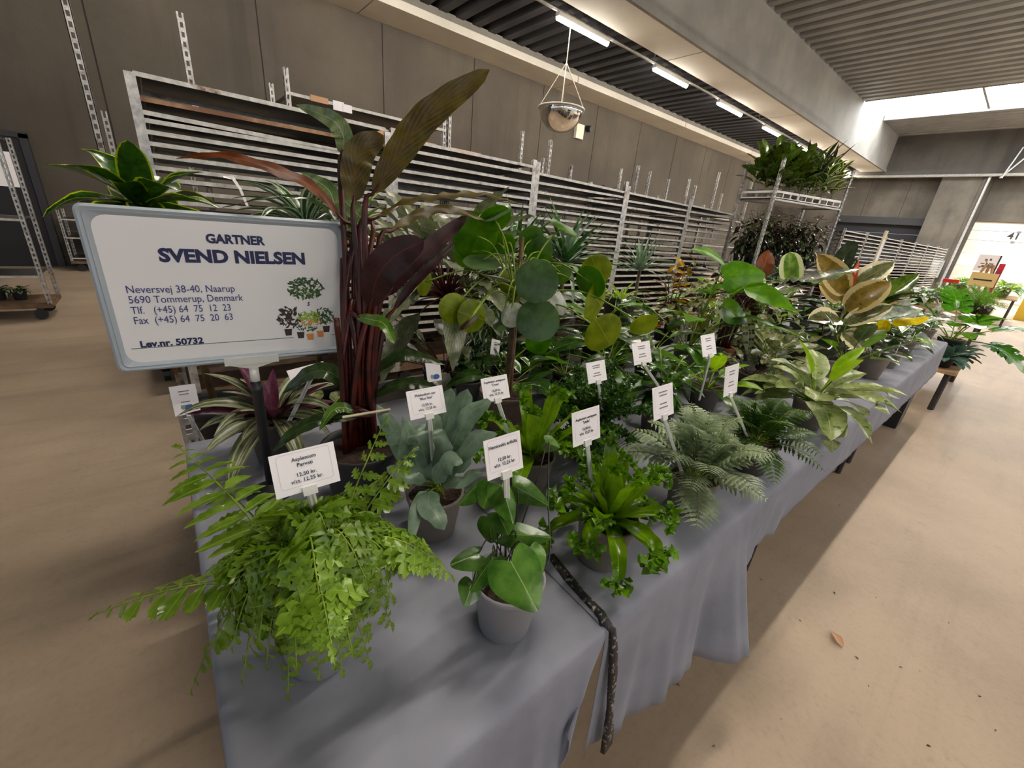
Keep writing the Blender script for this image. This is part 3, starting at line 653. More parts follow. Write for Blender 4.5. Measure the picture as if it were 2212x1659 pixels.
# ------------------------------------------------------------------ leaf materials
def leafm(name, c1, c2=None, vein=None, veinw=0.05, lat=None, margin=None, mottle=None, stripes=None, rough=0.38, trans=0.28, spec=0.5, tcol=None, var=0.22, blaze=None):
    m, t, out = nt(name); b = NB(t); c1 = lin(*c1); c2 = lin(*c2) if c2 else tuple(x*0.62 for x in c1)
    c2 = tuple(x*0.72 for x in c2)
    s = b.sep(b.uv()); u, v = s[0], s[1]
    au = b.math('MULTIPLY', b.math('ABSOLUTE', b.math('SUBTRACT', u, 0.5)), 2.0)
    oc = b.objc(); n = b.noise(oc, 26, 3, 0.6)
    c = b.mix(b.ss(n, 0.3, 0.7), c2, c1)
    if mottle:                                              # (colour, scale, threshold)
        q = b.noise(b.mapping(b.uv(), (1.0, 2.6, 1)), mottle[1], 3, 0.65)
        c = b.mix(b.ss(q, mottle[2], mottle[2]+0.06), c, lin(*mottle[0]))
    if blaze:                                               # (colour, half width, noise) band along the middle
        q = b.math('ADD', au, b.math('MULTIPLY', b.math('SUBTRACT', b.noise(b.mapping(b.uv(), (4, 9, 1)), 1.6, 3), 0.5), blaze[2]))
        c = b.mix(b.ss(q, blaze[1]+0.05, blaze[1]-0.05), c, lin(*blaze[0]))
    if margin:                                              # (colour, start, noise)
        q = b.math('ADD', au, b.math('MULTIPLY', b.math('SUBTRACT', b.noise(b.mapping(b.uv(), (3, 12, 1)), 1.8, 3), 0.5), margin[2]))
        c = b.mix(b.ss(q, margin[1]-0.03, margin[1]+0.03), c, lin(*margin[0]))
    if stripes:                                             # (colour, count, strength) along the leaf
        q = b.math('SINE', b.math('MULTIPLY', au, stripes[1]*3.1416))
        c = b.mix(b.math('MULTIPLY', b.ss(q, 0.2, 0.8), stripes[2]), c, lin(*stripes[0]))
    if lat:                                                 # (colour, count, slope, strength) side veins
        q = b.math('SINE', b.math('MULTIPLY', b.math('SUBTRACT', v, b.math('MULTIPLY', au, lat[2])), lat[1]*6.2832))
        c = b.mix(b.math('MULTIPLY', b.ss(q, 0.55, 0.95), lat[3]), c, lin(*lat[0]))
    if vein: c = b.mix(b.ss(au, veinw, veinw*0.4), c, lin(*vein))
    hs = b.n('ShaderNodeHueSaturation'); hs.inputs['Saturation'].default_value = 1.14; b.put(hs.inputs['Color'], c); b.put(hs.inputs['Value'], b.math('ADD', b.math('MULTIPLY', b.rnd(), 2*var), 1-var)); c = hs.outputs[0]
    bp = b.noise(oc, 70, 2, 0.5)
    x = b.bsdf(c, b.math('ADD', b.math('MULTIPLY', n, 0.12), rough-0.11), 0, spec, bp, 0.22, 0.003)
    tr = b.n('ShaderNodeBsdfTranslucent'); b.put(tr.inputs[0], b.mix(0.5, c, lin(*tcol)) if tcol else c)
    mx = b.n('ShaderNodeMixShader'); mx.inputs[0].default_value = trans
    t.links.new(x, mx.inputs[1]); t.links.new(tr.outputs[0], mx.inputs[2]); t.links.new(mx.outputs[0], out.inputs[0])
leafm('fern_bright', (144,172,84), (104,138,56), (152,178,92), 0.04, rough=0.3, trans=0.35, tcol=(170,200,40))
leafm('fern_silver', (172,186,150), (130,150,112), (86,92,70), 0.1, rough=0.45, trans=0.22)
leafm('fern_dark', (74,104,46), (52,80,34), (110,136,70), 0.08, rough=0.42, trans=0.25)
leafm('fern_curly', (72,112,40), (44,78,26), rough=0.4, trans=0.25)
leafm('fern_blue', (132,152,132), (100,124,104), (150,166,140), 0.03, rough=0.42, trans=0.2, tcol=(150,180,90))
leafm('fern_crest', (126,164,58), (84,124,38), (150,180,80), 0.05, rough=0.24, trans=0.3, tcol=(170,205,50))
leafm('fern_frill', (120,164,54), (78,118,34), rough=0.4, trans=0.3)
leafm('hemi_green', (96,132,64), (64,102,44), (150,170,110), 0.025, rough=0.3, trans=0.16, var=0.15)
leafm('calathea_top', (108,140,64), (70,104,46), (180,196,130), 0.05, lat=((52,84,34), 11, 0.35, 0.35), rough=0.3, trans=0.3)
leafm('calathea_pale', (168,184,140), (120,146,92), (206,212,180), 0.05, lat=((80,112,60), 10, 0.35, 0.5), rough=0.25, trans=0.25)
leafm('calathea_under', (112,98,50), (86,66,40), (122,90,54), 0.05, lat=((128,124,58), 9, 0.4, 0.55), rough=0.45, trans=0.45, tcol=(170,160,30))
leafm('calathea_rust', (134,78,46), (106,56,34), (166,104,62), 0.08, lat=((116,66,38), 10, 0.4, 0.3), rough=0.5, trans=0.3, tcol=(190,110,40))
leafm('calathea_purple', (72,38,38), (54,28,28), (96,54,44), 0.05, rough=0.5, trans=0.25)
leafm('calathea_dark', (56,76,40), (36,52,28), (84,100,58), 0.04, lat=((84,98,60), 10, 0.4, 0.4), rough=0.3, trans=0.15)
leafm('pilea_top', (98,122,82), (76,102,58), rough=0.35, trans=0.22, tcol=(130,190,40), var=0.15)
leafm('pilea_green', (104,150,36), (76,124,24), rough=0.4, trans=0.45, tcol=(140,200,20), var=0.15)
leafm('pilea_lime', (160,172,66), (128,144,44), (180,186,96), 0.02, rough=0.45, trans=0.4, tcol=(190,200,50), var=0.12)
leafm('pilea_pale', (202,204,192), (170,178,158), rough=0.4, trans=0.15, var=0.08)
leafm('rhoeo_stripe', (132,136,104), (96,108,72), None, stripes=((206,206,176), 4.0, 0.7), rough=0.38, trans=0.2)
leafm('rhoeo_under', (112,62,82), (84,42,62), rough=0.42, trans=0.2)
leafm('dracaena_edge', (58,92,38), (36,64,26), None, margin=((168,186,72), 0.88, 0.1), rough=0.3, trans=0.2)
leafm('dracaena_stripe', (62,92,56), (38,64,38), None, stripes=((190,202,176), 3.0, 0.75), rough=0.32, trans=0.2)
leafm('ctenanthe', (150,154,126), (110,120,86), (92,92,70), 0.06, lat=((66,76,48), 9, 0.45, 0.75), rough=0.4, trans=0.2)
leafm('pothos_white', (112,146,86), (84,122,62), None, margin=((222,228,206), 0.6, 0.3), rough=0.3, trans=0.25)
leafm('yucca', (78,120,62), (52,92,46), rough=0.35, trans=0.25)
leafm('palm_silver', (150,172,146), (116,142,110), rough=0.35, trans=0.2)
leafm('chlorophytum', (128,158,76), (92,126,50), None, margin=((212,218,170), 0.62, 0.1), rough=0.38, trans=0.25)
leafm('croton', (186,140,40), (120,96,30), (220,190,80), 0.08, lat=((226,196,84), 8, 0.4, 0.8), rough=0.3, trans=0.25)
leafm('croton_red', (96,48,32), (66,36,26), (190,130,60), 0.08, lat=((180,110,50), 8, 0.4, 0.6), rough=0.3, trans=0.2)
leafm('philo_green', (92,134,44), (64,104,30), (140,170,80), 0.03, rough=0.3, trans=0.3, tcol=(150,200,30))
leafm('philo_dark', (56,84,38), (38,60,26), (96,120,66), 0.03, rough=0.25, trans=0.2)
leafm('coffee', (82,122,48), (52,86,32), (120,150,70), 0.04, lat=((60,96,36), 7, 0.4, 0.3), rough=0.25, trans=0.25)
leafm('lime_leaf', (150,190,56), (120,166,36), (176,206,90), 0.04, rough=0.35, trans=0.4, tcol=(180,220,30))
leafm('anthurium', (124,180,40), (96,156,28), (86,136,32), 0.03, lat=((84,134,30), 5, 0.5, 0.5), rough=0.38, trans=0.42, tcol=(150,215,20))
leafm('aglaonema', (184,194,140), (150,166,104), (196,204,150), 0.04, mottle=((92,126,60), 3.0, 0.56), rough=0.35, trans=0.22)
leafm('agl_silver', (188,196,182), (150,164,144), (120,140,110), 0.03, margin=((82,112,74), 0.8, 0.2), rough=0.3, trans=0.15)
leafm('cream_varieg', (186,186,140), (140,152,96), (206,206,160), 0.04, mottle=((96,112,62), 2.2, 0.5), rough=0.35, trans=0.2)
leafm('rubber_dark', (52,64,46), (34,44,34), (120,70,50), 0.025, rough=0.16, trans=0.06, var=0.15)
leafm('rubber_green', (92,112,50), (64,86,34), (130,150,84), 0.03, rough=0.2, trans=0.16)
leafm('rubber_varieg', (66,96,46), (46,72,34), (150,170,100), 0.03, margin=((206,214,140), 0.66, 0.3), rough=0.22, trans=0.15)
leafm('tineke_under', (172,150,76), (150,122,56), (206,140,84), 0.03, margin=((236,216,164), 0.66, 0.35), rough=0.4, trans=0.3, tcol=(220,160,60))
leafm('tineke_top', (112,120,84), (86,96,62), (190,130,90), 0.03, margin=((222,212,176), 0.62, 0.4), rough=0.25, trans=0.15)
leafm('leea_dark', (46,50,36), (30,30,24), (84,92,68), 0.04, lat=((70,80,56), 8, 0.4, 0.35), rough=0.2, trans=0.08, var=0.35)
leafm('leea_pale', (138,156,104), (96,120,70), (180,192,150), 0.05, rough=0.3, trans=0.2)  # highlights on the dark leaves, painted as a pale leaf colour
leafm('monstera', (84,152,24), (60,124,16), (130,180,60), 0.02, rough=0.3, trans=0.35, tcol=(120,200,10))
leafm('blue_succulent', (110,140,126), (84,116,104), (150,170,156), 0.04, rough=0.5, trans=0.1)
leafm('silver_small', (176,190,170), (130,152,122), (92,120,84), 0.06, rough=0.4, trans=0.15)
leafm('asparagus', (120,168,44), (92,142,30), rough=0.5, trans=0.35)
leafm('crassula', (92,116,70), (66,92,50), rough=0.35, trans=0.1)
leafm('yellow_spathe', (250,224,40), (250,216,30), (214,160,30), 0.04, rough=0.35, trans=0.3, var=0.05)
leafm('stem_green', (146,166,72), (110,136,52), rough=0.5, trans=0.05)
leafm('stem_maroon', (84,34,28), (54,22,20), rough=0.45, trans=0.05)
leafm('stem_brown', (104,84,58), (76,60,42), rough=0.7, trans=0.0)
leafm('stem_black', (38,32,30), (26,22,22), rough=0.5, trans=0.0)
leafm('tip_orange', (196,92,52), (170,70,40), rough=0.35, trans=0.2)

# ------------------------------------------------------------------ leaf geometry
PROF = dict(lance=(0.75, 1.0), ovate=(0.5, 0.9), oval=(0.5, 0.5), strap=(0.28, 0.4), obov=(1.0, 0.5), linear=(0.3, 1.0), long=(0.55, 0.75), spoon=(1.6, 0.35))
def prof(k, t):
    a, b = PROF[k]; tm = a/(a+b)
    return (max(t, 0)**a)*(max(1-t, 0)**b)/((tm**a)*((1-tm)**b))
def crom(pts, n):
    P = [V(p) for p in pts]
    if len(P) == 2: return [P[0].lerp(P[1], i/n) for i in range(n+1)]
    P = [P[0]*2-P[1]]+P+[P[-1]*2-P[-2]]; out = []; seg = len(P)-3
    for i in range(n+1):
        q = i/n*seg; k = min(int(q), seg-1); t = q-k; a, b, c, d = P[k:k+4]
        out.append(0.5*((2*b)+(c-a)*t+(2*a-5*b+4*c-d)*t*t+(3*b-a-3*c+d)*t*t*t))
    return out
def ribbon(b, pts, width, pk='lance', up=(0,0,1), n=10, cols=2, cup=0.15, wave=0.0, wn=5, mi=0, under=None, twist=0.0, lobes=None, ph=0.0):
    """a leaf blade along a curve; cols = cells per half; lobes(t) scales the width"""
    C = crom(pts, n); up = V(up); J = [k/cols for k in range(-cols, cols+1)]; vs = []; uvs = []; nrm = []
    for i, p in enumerate(C):
        t = i/n; tg = (C[min(i+1, n)]-C[max(i-1, 0)]).normalized()
        sd = tg.cross(up); sd = sd.normalized() if sd.length > 1e-5 else V((1,0,0)); nn = sd.cross(tg).normalized()
        if twist: q = Matrix.Rotation(twist*t, 3, tg); sd = q @ sd; nn = q @ nn
        w = max(0.5*width*prof(pk, t), 0.0004)
        for j in J:
            ww = w*(lobes(t, j) if lobes else 1.0)
            off = cup*w*(abs(j)**1.5) + wave*width*abs(j)*math.sin(2*math.pi*wn*t+ph+(1.3 if j > 0 else 0))*min(1, 4*t*(1-t)+0.15)
            vs.append(p+sd*ww*j+nn*off); uvs.append(((j+1)/2, t)); nrm.append(nn)
    m_ = len(J)
    fs = [(i*m_+j, i*m_+j+1, (i+1)*m_+j+1, (i+1)*m_+j) for i in range(n) for j in range(m_-1)]
    b.add(vs, fs, uvs, mi)
    if under is not None: b.add([p-q*0.0005 for p, q in zip(vs, nrm)], [f[::-1] for f in fs], uvs, under)
    return b
def outline_leaf(b, out, c=(0,0), bend=0.0, cup=0.0, fold=0.0, wave=0.0, rings=(0.45, 0.8, 1.0), mi=0, under=None, thick=0.0006, xf=None):
    """a leaf from a 2-D outline (x across, y along); curved in z"""
    ys = [p[1] for p in out]; xs = [p[0] for p in out]; y0, y1 = min(ys), max(ys); hw = max(max(xs), -min(xs))
    def z(x, y, k): return -bend*y*y + cup*x*x + fold*abs(x) + wave*k*math.sin(5*math.atan2(x, y-c[1]+1e-6))*hw
    P = [(c[0], c[1], z(c[0], c[1], 0))]; uv = [(0.5+0.5*c[0]/hw, (c[1]-y0)/(y1-y0))]
    for r in rings:
        for x, y in out:
            x_, y_ = c[0]+(x-c[0])*r, c[1]+(y-c[1])*r
            P.append((x_, y_, z(x_, y_, r*r))); uv.append((0.5+0.5*x_/hw, (y_-y0)/(y1-y0)))
    n = len(out); fs = [(0, 1+k, 1+(k+1) % n) for k in range(n)]
    for i in range(len(rings)-1):
        o0, o1 = 1+i*n, 1+(i+1)*n; fs += [(o0+k, o1+k, o1+(k+1) % n, o0+(k+1) % n) for k in range(n)]
    P = [V(p) for p in P]
    Q = [p-V((0,0,thick)) for p in P]
    if xf: P = [xf @ p for p in P]; Q = [xf @ p for p in Q]
    b.add(P, fs, uv, mi)
    if under is not None: b.add(Q, [f[::-1] for f in fs], uv, under)
    return b
def heart(w, l, notch=0.16, n=22, sharp=1.0):
    pts = []
    for k in range(n):
        a = 2*math.pi*k/n; x = math.sin(a); y = -math.cos(a)
        s = abs(math.sin(a/2)); r = 1.0
        yy = -(1-notch*0) * math.cos(a)
        yb = yy
        wx = x*(1.0-0.28*max(0, yy)**1.0)
        if yy > 0: wx = x*(1-0.45*yy*sharp); yb = yy*(1.0+0.25*sharp)
        if abs(a) < 0.7 or abs(a-2*math.pi) < 0.7:
            q = min(abs(a), abs(a-2*math.pi))/0.7; yb = yy + (1-q)*notch*3.0*(1-q*0.2)
        pts.append((wx*w/2, (yb+0.75)*l/2.0))
    return pts
def arrow(w, l):
    h = [(0, 0.12), (0.25, -0.12), (0.42, -0.28), (0.5, -0.2), (0.46, 0.05), (0.40, 0.25), (0.30, 0.5), (0.16, 0.78), (0, 1.0)]
    r = [(x*w, y*l) for x, y in h]; return r+[(-x, y) for x, y in r[-2:0:-1]]
def disc(r, n=20, sq=1.0): return [(r*math.sin(2*math.pi*k/n), -sq*r*math.cos(2*math.pi*k/n)) for k in range(n)]
def monstera_outline(w, l, cuts=4):
    h = [(0.0, 0.05), (0.2, -0.12), (0.36, -0.1)]
    for k in range(cuts):
        y = 0.02+0.2*k; ww = 0.5*math.sqrt(max(0.05, 1-((y-0.28)/0.75)**2))
        h += [(ww, y), (ww*1.02, y+0.11), (ww*0.45, y+0.10), (ww*0.45, y+0.13)]
    h += [(0.14, 0.93), (0.0, 1.0)]
    r = [(x*w, y*l) for x, y in h]; return r+[(-x, y) for x, y in r[-2:0:-1]]
def frame(p, ydir, zhint, s=1.0):
    y = V(ydir).normalized(); x = y.cross(V(zhint)); x = x.normalized() if x.length > 1e-5 else V((1,0,0)); z = x.cross(y)
    m = Matrix.Identity(4)
    for r in range(3): m[r][0] = x[r]*s; m[r][1] = y[r]*s; m[r][2] = z[r]*s; m[r][3] = p[r]
    return m
def loc_of(t): return V(t.location)
def W2L(t): return Matrix.Translation(-loc_of(t))             # world-space mesh under an unrotated thing

# ------------------------------------------------------------------ pots
pot_cache = {}
def pot_parts(t, r=0.06, h=0.105, mm='pot_taupe', rb=None, soil=True, z0=0.0, rim=0.004):
    k = (r, h, mm, rb)
    if k not in pot_cache:
        rb_ = rb or r*0.74
        pm = MB().lathe([(rb_*0.9, 0.0), (rb_, 0.003), (r*0.955, h*0.86), (r*0.965, h*0.87), (r, h*0.88), (r+rim*0.3, h*0.985), (r, h), (r-0.003, h), (r-0.005, h*0.9), (r*0.93, h*0.82)], 26).mesh('pot', mm, True)
        sb = MB(); rr = random.Random(5); n = 18
        vs = [(0, 0, h*0.86)]
        for q, rad in enumerate((0.35, 0.7, 0.945)):
            for i in range(n): a = 2*math.pi*i/n; vs.append((r*rad*math.cos(a), r*rad*math.sin(a), h*0.85+rr.uniform(-0.004, 0.005)*(1 if q < 2 else 0.3)))
        fs = [(0, 1+i, 1+(i+1) % n) for i in range(n)]+[(1+q*n+i, 1+(q+1)*n+i, 1+(q+1)*n+(i+1) % n, 1+q*n+(i+1) % n) for q in range(2) for i in range(n)]
        sm = sb.add(vs, fs).mesh('soil', 'soil')
        pot_cache[k] = (pm, sm)
    pm, sm = pot_cache[k]
    o = obj('pot', pm, t); o.location = (0, 0, z0)
    if soil: o = obj('soil', sm, t); o.location = (0, 0, z0)

# ------------------------------------------------------------------ plant generators
def leafkit(L, W, pk, droop, mats, pet=0.0, petr=0.0018, cup=0.15, wave=0.0, wn=5, n=8, cols=1, under=None, shape=None, rise=0.0, twist=0.0, lobes=None, arch=0.6):
    """leaf mesh along +Y from the origin; petiole first, then a blade that droops"""
    b = MB(); p0 = V((0,0,0)); a = rise; pts = [p0]
    if pet:
        pp_ = [V((0,0,0))]; st = pet/4
        for k in range(4): a -= droop*(1-arch)/4; pp_.append(pp_[-1]+V((0, math.cos(a), math.sin(a)))*st)
        b.tube(pp_, [petr*1.2]*2+[petr]*3, 5, 1 if len(mats) > 1 else 0, False); p0 = pp_[-1]; pts = [p0]
    m_ = 5; st = L/m_
    for k in range(m_):
        a -= droop*(arch if pet else 1.0)/m_*(0.5 if k == 0 else 1.125); pts.append(pts[-1]+V((0, math.cos(a), math.sin(a)))*st)
    if shape:
        d0 = pts[1]-pts[0]; xf = frame(pts[0], V((0, d0.y, d0.z)), V((0, -d0.z, d0.y)))
        outline_leaf(b, shape, (0, 0.0), bend=droop*0.6/max(L, .01), cup=cup/max(W, .01)*0.5, wave=wave, xf=xf, under=under)
    else: ribbon(b, pts, W, pk, (0,0,1), n, cols, cup, wave, wn, 0, under, twist, lobes)
    return b.mesh('leaf', mats, True)
VC = {}
def put_leaf(t, me, p, az, el, s=1.0, roll=0.0, name='leaf'):
    vs = VC.get(me.name)
    if vs is None: vs = VC[me.name] = [v.co.copy() for v in me.vertices][::3]
    for _ in range(14):                                        # lift leaves that would dip through what the pot stands on
        mx = Matrix.Rotation(el, 3, 'X') @ Matrix.Rotation(roll, 3, 'Y')
        if p[2]+s*min((mx @ v).z for v in vs) > 0.006: break
        el += 0.12
    o = obj(name, me, t, Matrix.Translation(V(p)) @ Matrix.Rotation(az, 4, 'Z') @ Matrix.Rotation(el, 4, 'X') @ Matrix.Rotation(roll, 4, 'Y') @ Matrix.Scale(s, 4))
    return o
GA = 2.39996
def rosette(t, meshes, n, z, el=(0.2, 1.3), s=(0.8, 1.1), r=0.01, rnd=None, az0=0.0, name='leaf', jit=0.3, cx=0.0):
    R_ = rnd or random.Random(len(t.name)*7+n)
    for i in range(n):
        f = (i+0.5)/n; az = az0+GA*i+R_.uniform(-jit, jit)
        e = el[0]+(el[1]-el[0])*f+R_.uniform(-0.12, 0.12)
        put_leaf(t, meshes[i % len(meshes)], (cx-r*math.sin(az), r*math.cos(az), z), az, e, R_.uniform(*s), R_.uniform(-.25, .25), name)
def shrub(t, meshes, stems, n, h0, el=(0.0, 0.9), s=(0.8, 1.1), stem_mat='stem_green', sr=0.004, rnd=None, tip=True):
    """stems = list of (lean azimuth, lean, height); leaves spiral up each stem"""
    R_ = rnd or random.Random(11+n)
    for (a, ln, h) in stems:
        pts = [V((-math.sin(a)*0.012, math.cos(a)*0.012, h0))]
        for k in range(1, 5): q = k/4; pts.append(V((-math.sin(a)*(0.012+ln*q*q), math.cos(a)*(0.012+ln*q*q), h0+h*q)))
        MB().tube(pts, [sr, sr, sr*.85, sr*.7, sr*.5], 6).build('stem', stem_mat, t, True)
        C = crom(pts, 20)
        for i in range(n):
            f = 0.15+0.85*(i+0.3)/n; p = C[min(20, int(f*20))]; az = a+GA*i+R_.uniform(-.3, .3)
            put_leaf(t, meshes[i % len(meshes)], p, az, el[0]+(el[1]-el[0])*f*f+R_.uniform(-.15, .15), R_.uniform(*s)*(1.0 if f < .85 or not tip else .75), R_.uniform(-.3, .3))
def crest(R_, n=7, size=0.03):
    """frilled fan that ends a crested frond; returns list of (angle, length)"""
    return [(-1.1+2.2*k/(n-1)+R_.uniform(-.1, .1), size*R_.uniform(.7, 1.15)) for k in range(n)]
def frill(b, p, d, nrm, size, R_, n=7, mi=0):
    d = V(d).normalized(); nrm = V(nrm).normalized(); sd = d.cross(nrm).normalized(); nrm = sd.cross(d)
    for a, l in crest(R_, n, size):
        q = d*math.cos(a)+sd*math.sin(a); e = nrm*R_.uniform(-.8, .8); t0 = p+q*l*.45+e*l*.2
        ribbon(b, [p, t0], l*0.3, 'strap', nrm, 2, 1, 0.2, 0, 2, mi)
        for w in range(3 if n > 5 else 2):
            a2 = R_.uniform(-1.1, 1.1); q2 = (q*math.cos(a2)+sd*math.sin(a2)+nrm*R_.uniform(-.9, .9)).normalized(); l2 = l*R_.uniform(.4, .65)
            ribbon(b, [t0, t0+q2*l2*.6, t0+q2*l2+nrm*l2*R_.uniform(-.5, .5)], l2*0.85, 'spoon', nrm+sd*R_.uniform(-1, 1), 3, 1, 0.5, 0.3, 1.5, mi, ph=R_.uniform(0, 6))

# ------------------------------------------------------------------ front row of the table
def plant(name, label, cat, x, y, z=TZ+0.003, rz=0.0, group=None, scale=1.0):
    return thing(name, label, cat, (x, y, z), rz, group, scale)
def sit(b): b.v = [(x, y, z if z > .004 else .004+.15*max(-.01, z)) for x, y, z in b.v]
def rel(t, p): return V(p)-loc_of(t)

# -- lacy bright green fern
rf = random.Random(21)
LOBED = [(0.0, 0.0), (0.06, 0.12), (0.30, 0.16), (0.38, 0.30), (0.16, 0.38), (0.34, 0.46), (0.40, 0.60), (0.18, 0.62), (0.28, 0.76), (0.22, 0.90), (0.10, 0.86), (0.0, 1.0), (-0.10, 0.88), (-0.24, 0.82), (-0.14, 0.66), (-0.34, 0.58), (-0.30, 0.44), (-0.12, 0.42), (-0.26, 0.28), (-0.16, 0.16)]
FAN = [(0.0, 0.0), (0.07, 0.18), (0.22, 0.34), (0.36, 0.56), (0.42, 0.78), (0.32, 0.82), (0.28, 0.95), (0.16, 0.92), (0.06, 1.02), (-0.04, 0.93), (-0.16, 0.97), (-0.20, 0.85), (-0.32, 0.82), (-0.30, 0.62), (-0.20, 0.38), (-0.08, 0.18)]
NARROW = [(0.0, 0.0), (0.10, 0.10), (0.13, 0.22), (0.10, 0.26), (0.14, 0.36), (0.10, 0.42), (0.14, 0.52), (0.09, 0.58), (0.12, 0.68), (0.07, 0.74), (0.08, 0.84), (0.0, 1.0), (-0.05, 0.86), (-0.10, 0.74), (-0.13, 0.56), (-0.14, 0.36), (-0.12, 0.18)]
def pinna(b, p, d, nrm, L, R_, wide, out):
    d = V(d).normalized(); sd = d.cross(V(nrm)).normalized(); nn = sd.cross(d); vs = []; uv = []
    q = len(out); mid = [0.25, 0.5, 0.75]
    for y in mid: vs.append(V(p)+d*y*L+nn*(-0.34*y*y-0.03)*L); uv.append((0.5, y))
    for x, y in out:
        x *= wide; vs.append(V(p)+sd*x*L+d*y*L+nn*(-0.34*y*y+0.35*abs(x)-0.8*x*x+R_.uniform(-.03, .05))*L); uv.append((0.5+x, y))
    fs = []
    nb = [0 if y < 0.375 else (1 if y < 0.625 else 2) for x, y in out]
    for k in range(q):
        k2 = (k+1) % q; a_, b_ = nb[k], nb[k2]; fs.append((a_, 3+k, 3+k2))
        if a_ != b_:
            st = 1 if b_ > a_ else -1; c_ = a_
            while c_ != b_: fs.append((c_, 3+k2, c_+st)); c_ += st
    b.add(vs, fs, uv, 0)
def lacy_frond(b, pts, pl_, npair, R_, up=(0,0,1), wide=0.62, start=0.16, out=LOBED, droop=0.2):
    n = 40; C = crom(pts, n); b.tube(C[::2], [0.0022*(1-0.75*i/21) for i in range(21)], 5, 1, False)
    for k in range(npair):
        f = start+(1-start)*(k+0.4)/npair; i = max(1, min(n-1, int(f*n))); p = C[i]; tg = (C[i+1]-C[i-1]).normalized()
        sd = tg.cross(V(up)); sd = sd.normalized() if sd.length > .05 else V((1,0,0)); nn = sd.cross(tg)
        g = (f-start)/(1-start); L = pl_*min(1.0, 0.55+g*3)*min(1.0, (1-g)*2.0+0.22)*R_.uniform(.88, 1.1)
        for s_ in (-1, 1):
            d = sd*s_*0.92+tg*0.38-V((0,0,1))*R_.uniform(0.0, droop); pinna(b, p+tg*0.004*s_, d, nn+tg*R_.uniform(-.3, .3)+sd*R_.uniform(-.2, .2), L, R_, wide, out)
    pinna(b, C[-1]-tg*0.006, tg, nn, pl_*0.5, R_, 0.5, LOBED)
t = plant('lacy_fern', 'bushy bright green fern with lacy lobed fronds spilling over the table end', 'fern', 0.085, 0.490)
pot_parts(t, 0.062, 0.11, 'pot_grey')
CR = V((0.085, 0.488, 0.85))
def frond(px, d, rise, pl_=0.036, npair=13, wide=0.62, out=LOBED):
    tip = pd(px[0], px[1], d); mid = (CR+tip)/2; mid.z += rise
    bs = CR+V((rf.uniform(-.015, .015), rf.uniform(-.015, .015), 0))
    b = MB(); lacy_frond(b, [bs, bs.lerp(mid, .55)+V((0,0,rise*.25)), mid, mid.lerp(tip, .55)+V((0,0,rise*.15)), tip], pl_, npair, rf, wide=wide, out=out)
    b.build('frond', ['fern_bright', 'stem_green'], t, True, W2L(t))
for a in [((205, 1328), 0.50, 0.05, 0.030, 10, .62, FAN), ((388, 968), 0.70, 0.03, 0.060, 12, 1.0, NARROW), ((832, 906), 0.62, 0.02, 0.024, 11), ((893, 972), 0.66, 0.03, 0.030, 10, .8), ((974, 1242), 0.56, 0.10, 0.034, 17, .75), ((412, 1492), 0.52, 0.10, 0.026, 13, .9, FAN), ((522, 1475), 0.54, 0.11, 0.028, 14, .9, FAN), ((622, 1505), 0.54, 0.11, 0.030, 15, .8), ((716, 1392), 0.41, 0.08, 0.040, 18, .75), ((800, 1432), 0.53, 0.11, 0.032, 15, .8), ((848, 1350), 0.55, 0.11, 0.032, 14, .8), ((690, 1460), 0.51, 0.12, 0.028, 15, .8), ((575, 1440), 0.52, 0.11, 0.028, 14, .9, FAN), ((760, 1400), 0.48, 0.12, 0.032, 14, .8), ((500, 1400), 0.50, 0.11, 0.030, 13, .9, FAN), ((850, 1290), 0.52, 0.12, 0.034, 14, .8), ((640, 1440), 0.47, 0.13, 0.032, 14, .8), ((740, 1450), 0.49, 0.13, 0.032, 14, .8), ((560, 1380), 0.47, 0.12, 0.032, 13, .8), ((700, 1360), 0.44, 0.13, 0.034, 14, .8), ((470, 1330), 0.52, 0.09, 0.030, 12, .9, FAN), ((880, 1165), 0.60, 0.08, 0.036, 12, .8), ((600, 1090), 0.66, 0.07, 0.044, 12, 1.2, NARROW), ((520, 1160), 0.62, 0.06, 0.044, 12, 1.2, NARROW), ((450, 1230), 0.56, 0.06, 0.034, 12, .9), ((760, 1060), 0.64, 0.06, 0.030, 10), ((690, 1120), 0.58, 0.09, 0.034, 11), ((815, 1110), 0.62, 0.07, 0.034, 11), ((300, 1285), 0.58, 0.04, 0.026, 12, .7, FAN), ((560, 1330), 0.50, 0.10, 0.034, 13), ((650, 1290), 0.46, 0.10, 0.034, 13), ((790, 1250), 0.48, 0.11, 0.036, 14, .75), ((860, 1230), 0.53, 0.10, 0.034, 14, .75), ((470, 1040), 0.70, 0.03, 0.044, 11, 1.1, NARROW), ((610, 1210), 0.52, 0.12, 0.036, 12), ((720, 1200), 0.52, 0.12, 0.036, 12), ((530, 1250), 0.52, 0.09, 0.036, 12), ((800, 1190), 0.56, 0.10, 0.036, 12)]:
    frond(a[0], a[1], a[2], a[3]*1.22, a[4], (a[5] if len(a) > 5 else .62)*(1.0 if len(a) > 6 and a[6] is NARROW else 1.25), a[6] if len(a) > 6 else LOBED)

